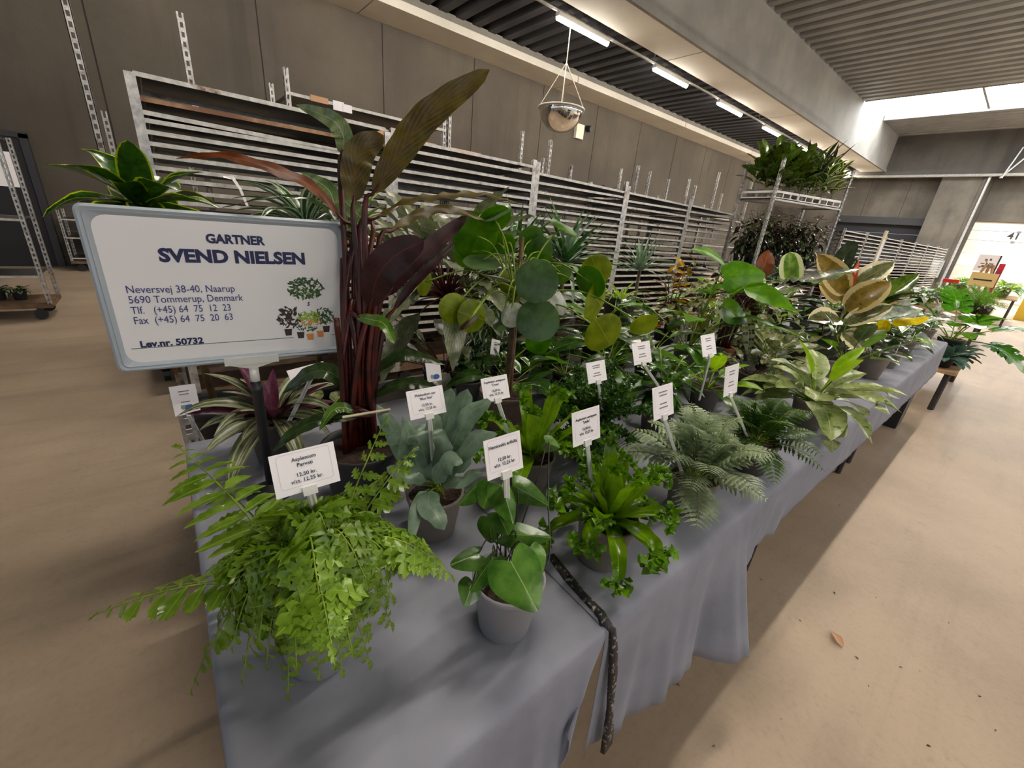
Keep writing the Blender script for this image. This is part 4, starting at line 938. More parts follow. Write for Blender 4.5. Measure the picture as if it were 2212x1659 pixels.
# -- heart-leaved fern on wiry black stems
t = plant('heart_fern', 'leathery heart-leaved fern on wiry black stems in a pale grey pot', 'fern', 0.351, 0.369)
pot_parts(t, 0.060, 0.11, 'pot_grey')
HC = V((0.351, 0.369, 0.855))
def heart_leaf(base, tip, wpx, d0, d1, roll=0.0, fold=0.25, bend=2.0, stem=None, droop=0.3, face=0.5):
    A, B = pd(base[0], base[1], d0), pd(tip[0], tip[1], d1); L = (B-A).length; W_ = wpx*(d0+d1)/2/F_PX
    y = (B-A).normalized(); toc = (CAM-A).normalized(); zh = (toc*face+V((0,0,1))*(1-face)); zh = Matrix.Rotation(roll, 3, y) @ zh
    b = MB(); outline_leaf(b, [(x, yy) for x, yy in heart(W_, L*1.05, 0.2, 26)], (0, L*0.26), bend=bend, fold=-fold, cup=-1.5, wave=0.03, under=0)
    b.v = [tuple(frame(A, y, zh) @ V(v)) for v in b.v]
    o = b.build('leaf', 'hemi_green', t, True, W2L(t))
    s0 = HC+V((rf.uniform(-.02, .02), rf.uniform(-.02, .02), -0.01)); e = frame(A, y, zh) @ V((0, L*0.26, -0.002)); mm = s0.lerp(e, .55)+V((0, 0, 0.05 if stem is None else stem))+(e-s0).cross(V((0,0,1)))*0.1
    MB().tube(crom([s0, mm, e], 10), 0.0011, 5).build('stem', 'stem_black', t, False, W2L(t))
for a in [((1092, 1192), (1160, 1313), 128, .56, .53, 0.0, .12, 1.0), ((1078, 1190), (1012, 1268), 62, .58, .56, 0.5, .5, 2.0), ((1048, 1192), (976, 1214), 62, .60, .58, 0.2, .35, 2.0), ((1025, 1250), (1008, 1302), 58, .60, .56, -0.4, .3, 2.0), ((1140, 1172), (1168, 1235), 74, .62, .59, -0.2, .3, 2.0), ((1072, 1152), (1182, 1158), 56, .64, .62, 0.3, .3, 2.0), ((1078, 1035), (1112, 1118), 66, .64, .60, -0.3, .55, 2.5), ((1096, 1040), (1176, 1088), 54, .66, .63, 0.5, .5, 2.5), ((1066, 1038), (1044, 1094), 66, .66, .64, 0.0, .3, 2.0), ((1040, 1040), (990, 1084), 56, .67, .66, 0.5, .5, 2.0), ((1070, 1098), (1096, 1150), 62, .65, .62, 0.2, .3, 2.0), ((1172, 952), (1208, 966), 38, .70, .70, 0.4, .6, 2.0), ((1056, 1110), (1062, 1170), 60, .69, .67, 0.2, .3, 2.0)]:
    heart_leaf(*a)
MB().tube(crom([pd(1186, 955, .70), pd(1184, 1080, .67), pd(1188, 1190, .64), pd(1172, 1236, .63), pd(1150, 1246, .64)], 16), 0.0013, 5).build('stem', 'stem_black', t, False, W2L(t))

# -- crested bird's-nest fern
def crested(t, loc, n, L, W_, z, seed, el=(0.1, 1.25), fr=0.028, mats=('fern_crest', 'fern_frill')):
    R_ = random.Random(seed)
    for i in range(n):
        f = (i+.5)/n; az = GA*i+R_.uniform(-.3, .3); e = el[0]+(el[1]-el[0])*f+R_.uniform(-.1, .1); l = L*R_.uniform(.8, 1.1)*(0.85+0.3*f)
        hd = V((-math.sin(az), math.cos(az), 0)); p0 = V((0,0,z))+hd*0.008; d = hd*math.cos(e)+V((0,0,1))*math.sin(e)
        dr = 0.30*(1-f)*l; pts = [p0, p0+d*l*.45+V((0,0,dr*.15)), p0+d*l*.8-V((0,0,dr*.2)), p0+d*l-V((0,0,dr))]
        b = MB(); upv = V((0,0,1)) if e < 0.9 else -hd+V((0,0,.3))
        ribbon(b, pts, W_*R_.uniform(.85, 1.1), 'strap', upv, 10, 2, 0.35, 0.07, 2.5, 0, ph=R_.uniform(0, 6))
        td = (pts[-1]-pts[-2]).normalized()
        for q in range(1): frill(b, pts[-1]-td*0.016, td, upv, fr*(1.15 if f < .6 else .8), R_, 8, 1)
        sit(b); b.build('frond', list(mats), t, True)
t = plant('crested_nest_fern', "glossy bird's-nest fern with parsley-like frilled frond tips, spreading over its taupe pot", 'fern', 0.613, 0.372)
pot_parts(t, 0.062, 0.11); crested(t, None, 28, 0.130, 0.036, 0.105, 4, el=(-0.18, 1.45), fr=0.036)
# -- silver lady fern
def feather_frond(b, pts, W_, npair, R_, up=(0,0,1), start=0.22, dens=0.95, rr=0.0014):
    C = crom(pts, 32); n = 32; b.tube(C[::2], [rr*(1-.7*i/17) for i in range(17)], 4, 1, False)
    for k in range(npair):
        f = start+(1-start)*(k+.3)/npair; i = max(1, min(n-1, int(f*n))); p = C[i]; tg = (C[i+1]-C[i-1]).normalized(); sd = tg.cross(V(up)).normalized(); nn = sd.cross(tg)
        g = (f-start)/(1-start); L = W_*(math.sin(math.pi*min(1, 0.22+0.78*g))**0.8)*R_.uniform(.88, 1.08)+0.004
        for s_ in (-1, 1):
            d = (sd*s_+tg*0.45-V((0,0,1))*0.12).normalized(); q = p+d*L
            ribbon(b, [p, p+d*L*.5+nn*L*.05, q-nn*L*.12], L*0.27, 'ovate', nn, 9, 1, -0.25, 0, 5, 0, lobes=lambda tt, j: 1.0-0.45*(int(tt*9.001) % 2))
def featherfern(t, seed, n, L, W_, z, mats, el=(0.05, 1.3), npair=15, droop=0.5):
    R_ = random.Random(seed)
    for i in range(n):
        f = (i+.5)/n; az = GA*i+R_.uniform(-.3, .3); e = el[0]+(el[1]-el[0])*f+R_.uniform(-.1, .1); l = L*R_.uniform(.75, 1.1)
        hd = V((-math.sin(az), math.cos(az), 0)); p0 = V((0,0,z))+hd*.01; d = hd*math.cos(e)+V((0,0,1))*math.sin(e)
        dr = droop*l*(1-.55*f); pts = [p0, p0+d*l*.4+V((0,0,dr*.1)), p0+d*l*.75-V((0,0,dr*.25)), p0+d*l-V((0,0,dr))+hd*l*.1]
        b = MB(); feather_frond(b, pts, W_*R_.uniform(.85, 1.1), npair, R_); sit(b); b.build('frond', list(mats), t, True)
t = plant('silver_fern', 'feathery grey-green lady fern with silvery fronds in a taupe pot', 'fern', 0.933, 0.355)
pot_parts(t); featherfern(t, 5, 26, 0.20, 0.052, 0.10, ('fern_silver', 'stem_green'), el=(0.15, 1.5), npair=12, droop=.26)
t = plant('shield_fern', 'dark green shield fern with arching narrow fronds in a dark pot', 'fern', 1.291, 0.347)
pot_parts(t, 0.062, 0.11, 'pot_dark'); featherfern(t, 9, 30, 0.17, 0.042, 0.10, ('fern_dark', 'stem_green'), el=(0.1, 1.45), npair=12, droop=.32)
# -- variegated aglaonema
t = plant('striped_aglaonema', 'cream-green marbled aglaonema with broad drooping leaves in a taupe pot', 'plant', 1.858, 0.363)
pot_parts(t, 0.066, 0.115)
K = [leafkit(0.18, 0.095, 'long', 1.3, ['aglaonema', 'stem_green'], 0.07, 0.003, 0.3, 0.03, 3, 10, 2), leafkit(0.19, 0.088, 'long', 1.7, ['aglaonema', 'stem_green'], 0.08, 0.003, 0.25, 0.04, 2, 10, 2), leafkit(0.16, 0.09, 'long', 0.9, ['aglaonema', 'stem_green'], 0.09, 0.003, 0.35, 0.03, 3, 10, 2)]
rosette(t, K, 26, 0.10, (0.25, 1.4), (0.85, 1.1)); 
KL = [leafkit(0.15, 0.058, 'long', 0.5, ['lime_leaf', 'stem_green'], 0.12, 0.003, 0.3, 0.02, 3, 10, 2)]
for az, e in ((0.6, 1.35), (2.4, 1.25), (4.2, 1.3)): put_leaf(t, KL[0], (0, 0, 0.10), az, e, 1.0)
# -- small far pots along the cloth edge
def smallpot(name, label, x, y, meshes, n, pm='pot_taupe', el=(0.2, 1.2), r=0.06, s=(0.8, 1.1)):
    t = plant(name, label, 'plant', x, y); pot_parts(t, r, r*1.75, pm); rosette(t, meshes, n, r*1.6, el, s); return t
KS = [leafkit(0.10, 0.040, 'oval', 0.7, ['silver_small', 'stem_green'], 0.03, 0.002, 0.3, 0.04, 6, 8, 2)]
smallpot('quilted_peperomia', 'small pot with silver-ribbed quilted leaves beside the striped aglaonema', 3.0, 0.40, KS+[leafkit(0.12, 0.04, 'lance', 0.9, ['philo_dark', 'stem_green'], 0.04, 0.002, 0.3)], 12, r=0.08, el=(.4, 1.3), s=(1.0, 1.3))
KD = [leafkit(0.14, 0.045, 'lance', 0.7, ['philo_dark', 'stem_green'], 0.05, 0.002, 0.25), leafkit(0.12, 0.05, 'ovate', 0.9, ['rubber_green', 'stem_green'], 0.05, 0.002, 0.2)]
smallpot('young_philodendron', 'small pot of dark pointed leaves with bare soil showing', 3.43, 0.385, KD, 7, el=(0.3, 1.2))
smallpot('young_syngonium', 'small pot with pale arrow leaves under the yellow spathe', 4.05, 0.40, [leafkit(0.10, 0.07, 'ovate', 0.9, ['lime_leaf', 'stem_green'], 0.07, 0.002, shape=arrow(0.08, 0.10)), KD[0]], 9)
smallpot('young_palm', 'last small pot on the cloth with stiff strap leaves', 4.88, 0.40, [leafkit(0.18, 0.03, 'lance', 0.8, ['yucca', 'stem_green'], 0.02, 0.002)], 9, r=0.07)

# ------------------------------------------------------------------ second row
t = plant('blue_fern', 'blue-grey fern with wavy strap-lobed fronds in a grey pot', 'fern', 0.361, 0.636)
pot_parts(t, 0.060, 0.105, 'pot_taupe')
BC = V((0.361, 0.636, 0.845)); rb_ = random.Random(31)
def blue(base, mid, tip, w, d, up=None, lob=0.0):
    A, B, C_ = (pd(p[0], p[1], q) for p, q in zip((base, mid, tip), d)); st = BC+V((rb_.uniform(-.015, .015), rb_.uniform(-.015, .015), 0))
    b = MB(); toc = (CAM-B).normalized()
    ribbon(b, [A, A.lerp(B, .5)+V((0,0,.006)), B, B.lerp(C_, .5)+V((0,0,.006)), C_], w*d[1]/F_PX, 'strap' if lob == 0 else 'long', up or (toc*.6+V((0,0,1))*.6), 12, 2, -0.2, 0.09, 2.2, 0, lobes=(lambda tt, j: 1.0+lob*math.sin(tt*13+(1.5 if j > 0 else 0))) if lob else None, ph=rb_.uniform(0, 6))
    b.tube(crom([st, st.lerp(A, .5)+V((0,0,.01)), A], 6), 0.0016, 5, 1, False)
    b.build('frond', ['fern_blue', 'stem_green'], t, True, W2L(t))
for a in [((940, 1040), (985, 930), (1010, 840), 52, (.86, .82, .82)), ((950, 1030), (1010, 900), (1062, 868), 46, (.86, .80, .78)), ((955, 1040), (1020, 955), (1075, 938), 46, (.84, .79, .77), None, .2), ((930, 1040), (880, 990), (815, 875), 44, (.86, .86, .88)), ((925, 1050), (900, 1000), (870, 900), 60, (.86, .84, .85), None, .25), ((940, 1030), (935, 960), (940, 890), 44, (.86, .86, .88)), ((930, 1060), (925, 1090), (960, 1145), 50, (.82, .77, .74)), ((920, 1060), (900, 1100), (888, 1168), 30, (.82, .78, .75)), ((950, 1040), (990, 990), (1010, 905), 48, (.86, .83, .84), None, .25), ((935, 1020), (960, 900), (975, 838), 40, (.88, .88, .90)), ((955, 1050), (1000, 1040), (1040, 1020), 30, (.82, .80, .79)), ((920, 1040), (870, 1030), (835, 1010), 34, (.84, .82, .82)), ((940, 1045), (965, 1000), (1000, 1000), 50, (.82, .80, .79), None, .25), ((930, 1035), (905, 950), (880, 960), 50, (.86, .84, .83), None, .25), ((945, 1035), (915, 930), (830, 960), 40, (.88, .88, .86)), ((945, 1040), (960, 960), (935, 930), 40, (.84, .82, .82))]:
    blue(*a)
t = plant('crested_strap_fern', 'upright strap fern with crested yellow-green tips in front of the clay pot', 'fern', 0.641, 0.641)
pot_parts(t); crested(t, None, 18, 0.175, 0.036, 0.10, 8, el=(0.2, 1.4), fr=0.038)
t = plant('curly_fern', 'compact dark green fern with tightly curled parsley-like fronds', 'fern', 0.894, 0.661)
pot_parts(t, 0.062, 0.11, 'pot_dark')
rc = random.Random(12)
for i in range(26):
    f = (i+.5)/26; az = GA*i; e = 0.1+1.25*f; l = rc.uniform(.14, .21); hd = V((-math.sin(az), math.cos(az), 0)); d = hd*math.cos(e)+V((0,0,1))*math.sin(e); p0 = V((0,0,.10))
    C = crom([p0, p0+d*l*.5+V((0,0,.01)), p0+d*l-V((0,0,.25*l*(1-f)))], 14); b = MB(); b.tube(C[::2], 0.0012, 4, 1, False)
    for k in range(3, 15):
        for s_ in (-1, 1): frill(b, C[k], (C[k]-C[k-1]).normalized()*.5+hd.cross(V((0,0,1)))*s_, V((0,0,1)), 0.024, rc, 4, 0)
    sit(b); b.build('frond', ['fern_curly', 'stem_green'], t, True)

# ------------------------------------------------------------------ giant calathea behind the sign
t = plant('giant_calathea', 'tall calathea with long wavy rust-backed leaves and maroon stems in a black pot', 'plant', 0.272, 0.815)
pot_parts(t, 0.088, 0.155, 'pot_black')
CC = V((0.272, 0.815, 0.885)); rk = random.Random(41)
def cal(pts, wpx, mats, d, up=None, wave=0.10, wn=5, pk='long', stem=True, face=0.8, cup=0.12):
    wpx *= 0.62; d = [q*0.89 for q in d]; P = [pd(p[0], p[1], q) for p, q in zip(pts, d)]; mid = P[len(P)//2]; toc = (CAM-mid).normalized()
    b = MB(); ribbon(b, P, wpx*d[len(d)//2]/F_PX, pk, up or (toc*face+V((0,0,1))*(1-face)), 22, 3, cup, wave, wn, 0, 1, ph=rk.uniform(0, 6))
    o = b.build('leaf', mats, t, True, W2L(t))
    if stem:
        a = rk.uniform(0, 6.28); s0 = CC+V((0.03*math.cos(a), 0.025*abs(math.sin(a)), 0)); dv = (P[1]-P[0]).normalized()
        s = MB().tube(crom([s0, s0.lerp(P[0], .55)+V((0,0,.05)), P[0]-dv*0.03, P[0], P[0].lerp(P[1], .3)], 14), [0.0058]*8+[0.0045, 0.004, 0.0035, 0.003, 0.0025, 0.002, 0.0015], 7).build('stem', 'stem_maroon', t, True, W2L(t))
U1, U2, U3, TP, PA, DK = ['calathea_under']*2, ['calathea_rust']*2, ['calathea_purple']*2, ['calathea_top', 'calathea_under'], ['calathea_pale', 'calathea_under'], ['calathea_dark', 'calathea_purple']
cal([(806, 418), (862, 330), (930, 245), (1058, 150)], 100, U1, (.88, .86, .84, .84), wave=0.09, wn=6, pk='oval')
cal([(764, 436), (766, 380), (782, 325), (828, 292)], 100, U1, (.90, .89, .89, .90), wave=0.06, wn=4, pk='oval')
cal([(738, 334), (742, 295), (716, 258), (640, 226)], 66, ['calathea_pale', 'calathea_rust'], (.90, .88, .87, .90), wave=0.10, wn=5, face=.95)
cal([(742, 478), (680, 408), (590, 366), (480, 336), (380, 342)], 50, U2, (.92, .86, .82, .80, .80), wave=0.10, wn=5, face=.5)
cal([(806, 474), (880, 436), (960, 425), (1040, 420), (1122, 440)], 40, U1, (.92, .92, .94, .97, 1.0), wave=0.16, wn=7, face=.35)
cal([(845, 500), (900, 465), (970, 452), (1048, 476)], 40, U1, (.95, .98, 1.0, 1.0), wave=0.10, wn=4, face=.5)
cal([(800, 664), (815, 600), (855, 552), (916, 520)], 120, U3, (.94, .90, .88, .88), wave=0.03, wn=3, pk='oval')
cal([(835, 640), (880, 580), (940, 525), (1010, 466)], 62, U3, (.98, .98, 1.0, 1.02), wave=0.04, wn=4, pk='oval')
cal([(850, 670), (890, 615), (935, 570), (985, 520)], 34, U3, (1.0, 1.0, 1.0, 1.02), wave=0.06, wn=4)
cal([(733, 478), (722, 440), (705, 405), (650, 372)], 62, PA, (.98, .98, .98, 1.0), wave=0.08, wn=5, face=.9)
cal([(790, 480), (770, 460), (740, 430), (690, 400)], 60, PA, (1.05, 1.06, 1.08, 1.1), wave=0.05, wn=4, face=.9)
cal([(745, 500), (690, 440), (600, 425), (480, 448)], 26, DK, (.95, .95, .95, .95), wave=0.16, wn=5, face=.3)
cal([(770, 684), (800, 690), (830, 700), (852, 742)], 44, TP, (.93, .88, .86, .84), wave=0.05, wn=3, stem=True, pk='oval')
cal([(770, 860), (720, 808), (670, 806), (610, 850)], 66, DK, (1.02, .98, .98, 1.0), wave=0.06, wn=6, face=.6)
cal([(775, 900), (700, 905), (640, 930), (590, 975)], 50, DK, (1.0, .95, .93, .92), wave=0.08, wn=5, face=.6)
cal([(800, 810), (860, 770), (910, 772), (960, 788)], 44, DK, (1.05, 1.05, 1.06, 1.06), wave=0.10, wn=7, face=.6)
cal([(800, 860), (860, 830), (915, 832), (965, 852)], 46, DK, (1.04, 1.02, 1.02, 1.02), wave=0.10, wn=7, face=.6)
cal([(770, 890), (740, 880), (715, 890), (690, 930)], 40, TP, (1.0, .97, .95, .93), wave=0.05, wn=4, face=.7)
for k in range(7):
    a = rk.uniform(0, 6.28); p0 = CC+V((0.035*math.cos(a), 0.03*abs(math.sin(a)), 0)); MB().tube(crom([p0, p0+V((rk.uniform(-.01, .01), rk.uniform(0, .02), .2)), p0+V((rk.uniform(-.02, .05), rk.uniform(0, .04), rk.uniform(.3, .42)))], 10), 0.006, 7).build('stem', 'stem_maroon', t, True, W2L(t))
MB().tube([CC+V((-.05, -.045, .12)), CC+V((.05, -.045, .115))], 0.003, 5).build('tie', 'wood_pale', t, False, W2L(t))

# ------------------------------------------------------------------ pilea on a stem
t = plant('pilea_tree', 'round-leaved pilea trained on a bamboo stake in a wide clay pot', 'plant', 0.777, 0.929)
pot_parts(t, 0.085, 0.145, 'pot_clay')
MB().tube([(0.02, 0.0, 0.11), pd(1128, 512, 1.16)-loc_of(t)], 0.006, 8).build('stake', 'bamboo', t)
top = pd(1112, 655, 1.17); PT = rel(t, top)
MB().tube(crom([V((0.0, 0, 0.12)), V((0.004, 0, .25))+V((0,0,0)), PT*0.75+V((0,0,.06)), PT, PT+V((0.01, 0, .05))], 14), [0.0095]*6+[0.008]*4+[0.006]*5, 8).build('trunk', 'stem_brown', t, True)
rp = random.Random(51)
def pil(u, v, d, maj, ratio, ang, mm, flip=1, att=None, curve=0.05):
    c = pd(u, v, d); a = math.radians(ang); r = maj*d/F_PX
    ax = (RGT*math.cos(a)-DWN*math.sin(a)); mn = (-RGT*math.sin(a)-DWN*math.cos(a)); toc = (CAM-c).normalized()
    nrm = (toc*ratio+mn*math.sqrt(max(0, 1-ratio*ratio))*flip).normalized()
    y = nrm.cross(ax).normalized()
    fr_ = frame(c, y, nrm)
    b = MB(); outline_leaf(b, disc(r, 22, 1.08), (0, r*0.12), bend=0.10/r, cup=-0.12/r, wave=0.02, under=0, thick=0.0008)
    b.v = [tuple(fr_ @ V(q)) for q in b.v]
    o = b.build('leaf', mm, t, True, W2L(t))
    e = fr_ @ V((0, r*0.12, -0.002)); s0 = top+V((rp.uniform(-.008, .008), rp.uniform(-.008, .008), rp.uniform(-.04, .06)))
    MB().tube(crom([s0, s0.lerp(e, .5)+V((0, 0, curve)), e], 12), 0.0022, 6).build('petiole', 'stem_green', o, True)
for a in [(1157, 607, 1.0, 47, .94, 70, 'pilea_top'), (1160, 691, 1.02, 46, .96, 60, 'pilea_top'), (1208, 650, 1.08, 31, .58, -65, 'pilea_pale'), (1106, 679, 1.06, 29, .8, 50, 'pilea_pale'), (1083, 697, 1.08, 21, .7, 30, 'pilea_top'), (1040, 562, 1.08, 40, .55, -5, 'pilea_top'), (1028, 512, 1.14, 50, .85, 30, 'pilea_green', -1), (1012, 545, 1.18, 34, .8, 70, 'pilea_green', -1), (982, 668, 1.04, 34, .85, 70, 'pilea_lime', -1), (1022, 683, 1.06, 36, .75, 80, 'pilea_lime', -1), (1011, 694, .99, 26, .38, 38, 'calathea_purple'), (1090, 528, 1.2, 24, .8, 0, 'pilea_green', -1), (1062, 525, 1.22, 26, .8, 0, 'pilea_green', -1), (1150, 520, 1.24, 30, .85, 60, 'pilea_green', -1), (1168, 545, 1.24, 32, .8, 60, 'pilea_green', -1), (1066, 456, 1.05, 38, .55, 18, 'pilea_top'), (1070, 478, 1.06, 38, .35, 22, 'pilea_green', -1), (1219, 487, 1.16, 34, .48, -28, 'pilea_green'), (1214, 592, 1.24, 24, .8, 60, 'pilea_green', -1), (1272, 612, 1.06, 38, .55, -58, 'pilea_green', -1), (1288, 588, 1.10, 36, .8, 30, 'pilea_lime', -1), (1292, 650, 1.10, 50, .45, 75, 'pilea_lime', -1), (1306, 722, .98, 46, .68, 45, 'pilea_lime', -1), (1392, 705, 1.02, 30, .6, 20, 'pilea_lime', -1), (1162, 742, 1.12, 28, .8, 0, 'pilea_green', -1), (1076, 598, 1.06, 30, .16, -12, 'pilea_pale'), (1100, 610, 1.14, 26, .7, 80, 'pilea_lime', -1), (920, 610, 1.1, 30, .3, 80, 'pilea_lime', -1), (1170, 580, 1.22, 30, .8, 20, 'pilea_green', -1)]:
    pil(*a)

# ------------------------------------------------------------------ third and fourth rows of the table
t = plant('striped_rhoeo', 'striped boat-lily with purple undersides in a grey pot under the sign', 'plant', 0.148, 1.11)
pot_parts(t, 0.066, 0.125, 'pot_dark')
K = [leafkit(0.18, 0.044, 'lance', 0.8, ['rhoeo_stripe', 'rhoeo_under'], 0, cup=0.5, n=10, cols=2, under=1), leafkit(0.20, 0.042, 'lance', 1.3, ['rhoeo_stripe', 'rhoeo_under'], 0, cup=0.5, n=10, cols=2, under=1), leafkit(0.17, 0.044, 'lance', 0.3, ['rhoeo_under', 'rhoeo_under'], 0, cup=0.4, n=10, cols=2)]
rosette(t, K, 30, 0.115, (0.0, 1.35), (0.75, 1.15))
t = plant('round_succulent', 'small succulent with stacked round leaves in a dark pot', 'plant', 0.80, 1.18)
pot_parts(t, 0.05, 0.09, 'pot_dark')
b = MB(); outline_leaf(b, disc(0.021, 12, 1.1), (0, 0), bend=4, cup=4, under=0, thick=0.004); KC = b.mesh('leaf', 'crassula', True)
shrub(t, [KC], [(0.5, .03, .12), (2.6, .05, .10), (4.6, .04, .11), (0, 0.0, .09)], 9, 0.08, (0.1, .8), (.8, 1.2), 'stem_brown')
def tplant(name, label, x, y, build, r=0.06, h=0.11, pm='pot_taupe', z=None, rz=0.0, cat='plant', scale=1.0, group=None):
    t = plant(name, label, cat, x, y, z if z is not None else TZ+0.003, rz, group, scale); pot_parts(t, r, h, pm); build(t, h*0.88); return t
KH = [leafkit(0.10, 0.08, 'ovate', 0.9, ['philo_dark', 'stem_green'], 0.10, 0.002, 0.2, 0.03, shape=heart(0.085, 0.11)), leafkit(0.11, 0.08, 'ovate', 1.1, ['philo_green', 'stem_green'], 0.12, 0.002, 0.2, 0.03, shape=heart(0.085, 0.115))]
KP = [leafkit(0.055, 0.032, 'ovate', 0.9, ['pothos_white', 'stem_green'], 0.02, 0.0013, 0.3, 0.05, 2, 6, 1), leafkit(0.06, 0.035, 'ovate', 1.2, ['pothos_white', 'stem_green'], 0.02, 0.0013, 0.3, 0.05, 2, 6, 1)]
KCF = [leafkit(0.095, 0.036, 'lance', 0.8, ['coffee', 'stem_green'], 0.012, 0.0015, 0.25, 0.04, 4, 8, 1), leafkit(0.08, 0.032, 'lance', 0.6, ['coffee', 'stem_green'], 0.012, 0.0015, 0.25, 0.04, 4, 8, 1)]
KLM = [leafkit(0.12, 0.055, 'long', 0.8, ['lime_leaf', 'stem_green'], 0.09, 0.0022, 0.3, 0.02, 3, 8, 2), leafkit(0.12, 0.052, 'long', 1.0, ['coffee', 'stem_green'], 0.07, 0.0022, 0.3, 0.02, 3, 8, 2)]
KAN = [leafkit(0.16, 0.11, 'ovate', 0.9, ['anthurium', 'stem_green'], 0.30, 0.003, 0.25, 0.03, shape=heart(0.115, 0.17, .15)), leafkit(0.15, 0.10, 'ovate', 1.2, ['philo_green', 'stem_green'], 0.24, 0.003, 0.2, 0.03, shape=heart(0.10, 0.155, .15))]
KCR = [leafkit(0.12, 0.065, 'ovate', 0.8, ['cream_varieg', 'stem_green'], 0.09, 0.002, 0.25, 0.03, 3, 8, 2), leafkit(0.14, 0.06, 'long', 1.1, ['cream_varieg', 'stem_green'], 0.08, 0.002, 0.25, 0.03, 3, 8, 2)]
KDK = [leafkit(0.16, 0.05, 'long', 0.9, ['calathea_dark', 'calathea_purple'], 0.06, 0.002, 0.2, 0.12, 5, 12, 2, under=1), leafkit(0.18, 0.045, 'long', 1.2, ['cream_varieg', 'calathea_purple'], 0.07, 0.002, 0.2, 0.14, 5, 12, 2, under=1)]
KRB = [leafkit(0.20, 0.075, 'oval', 0.35, ['rubber_dark', 'stem_green'], 0.03, 0.003, 0.35, 0.0, 3, 8, 2), leafkit(0.18, 0.07, 'oval', 0.5, ['rubber_dark', 'stem_green'], 0.03, 0.003, 0.3, 0.0, 3, 8, 2)]
KAR = [leafkit(0.16, 0.10, 'ovate', 0.9, ['agl_silver', 'stem_green'], 0.16, 0.0022, 0.2, 0.03, shape=arrow(0.12, 0.16)), leafkit(0.14, 0.09, 'ovate', 1.2, ['agl_silver', 'stem_green'], 0.13, 0.0022, 0.2, 0.03, shape=arrow(0.10, 0.14)), leafkit(0.14, 0.09, 'ovate', 1.2, ['philo_green', 'stem_green'], 0.13, 0.0022, 0.2, 0.03, shape=arrow(0.10, 0.14))]
KSI = [leafkit(0.20, 0.07, 'lance', 1.0, ['agl_silver', 'stem_green'], 0.10, 0.003, 0.25, 0.03, 3, 10, 2), leafkit(0.18, 0.065, 'lance', 1.3, ['agl_silver', 'stem_green'], 0.10, 0.003, 0.25, 0.03, 3, 10, 2)]
KST = [leafkit(0.15, 0.012, 'linear', 0.5, ['philo_dark', 'stem_green'], 0.0, 0.001, 0.2), leafkit(0.13, 0.010, 'linear', 0.7, ['calathea_dark', 'stem_green'], 0.0, 0.001, 0.2)]
def B_ros(K, n, el=(0.2, 1.3), s=(0.8, 1.1)): return lambda t, h: rosette(t, K, n, h, el, s)
def B_shr(K, stems, n, el=(0, .9), s=(.8, 1.1), sm='stem_green', sr=0.004): return lambda t, h: shrub(t, K, stems, n, h, el, s, sm, sr)
def ST(n, lean, h, a0=0.3): return [(a0+6.283*k/n, lean*(0.8+0.4*((k*37) % 10)/10), h*(0.8+0.35*((k*53) % 10)/10)) for k in range(n)]
tplant('coffee_plant', 'bushy plant of glossy coffee-like leaves with a price card', 1.25, 0.655, B_shr(KCF, ST(7, .09, .17), 9, (0.0, .8)), pm='pot_dark')
tplant('lime_anthurium', 'young plant with upright lime-green oval leaves beside a price card', 1.60, 0.66, B_ros(KLM, 15, (.5, 1.35)), pm='pot_dark')
tplant('lace_calathea', 'low dark calathea with feathery striped leaves between taller pots', 1.98, 0.64, B_ros(KDK, 18, (0.0, 1.2)), pm='pot_dark')
tplant('cream_syngonium', 'cream-marbled bushy plant behind the striped aglaonema', 2.36, 0.70, B_ros(KCR, 22, (0.2, 1.35), (.9, 1.3)), pm='pot_taupe')
tplant('broadleaf_dieffenbachia', 'broad green dieffenbachia leaf plant behind the drooping aglaonema', 2.72, 0.46, B_ros([leafkit(.15, .075, 'oval', .5, ['rubber_green', 'stem_green'], .17, .003, .2, .02, 3, 8, 2), leafkit(.16, .06, 'long', .8, ['philo_green', 'stem_green'], .14, .003)], 10, (.5, 1.35)), pm='pot_dark')
tplant('heart_philodendron', 'dark heart-leaved philodendron in a narrow black pot', 1.13, 1.0, B_ros(KH[:1], 14, (.1, 1.1), (.8, 1.1)), r=0.052, h=0.13, pm='pot_black')
tplant('string_of_leaves', 'thin grassy plant with a few twining tendrils next to the clay pot', 0.97, 1.17, lambda t, h: (rosette(t, KST, 20, h, (.3, 1.4)), shrub(t, KP, ST(3, .13, .12), 5, h)), r=0.062, h=0.11, pm='pot_dark')
tplant('velvet_philodendron', 'small vine with heart leaves leaning against the bamboo stake', 0.90, 1.06, B_ros([KH[0], KH[1]], 9, (.2, 1.0), (.9, 1.2)), r=0.055, h=0.10, pm='pot_black')
tplant('green_philodendron', 'full green philodendron with wide wavy leaves in the middle of the table', 1.42, 1.02, B_ros([leafkit(.15, .11, 'ovate', .9, ['philo_green', 'stem_green'], .19, .0028, .25, .05, shape=heart(.12, .16)), leafkit(.14, .10, 'ovate', 1.2, ['philo_dark', 'stem_green'], .15, .0028, .25, .05, shape=heart(.11, .15)), KCF[0]], 24, (.1, 1.3), (.9, 1.2)), pm='pot_black', r=.07, h=.12)
tplant('frosted_alocasia', 'glossy dark plant with narrow speckled leaves behind the coffee plant', 1.70, 1.0, B_ros([leafkit(.18, .055, 'lance', .9, ['philo_dark', 'stem_green'], .16, .0026, .25, .03), leafkit(.16, .05, 'lance', 1.2, ['agl_silver', 'stem_green'], .12, .0026, .25, .03), KH[1]], 22, (.2, 1.35)), pm='pot_black', r=.065, h=.12)
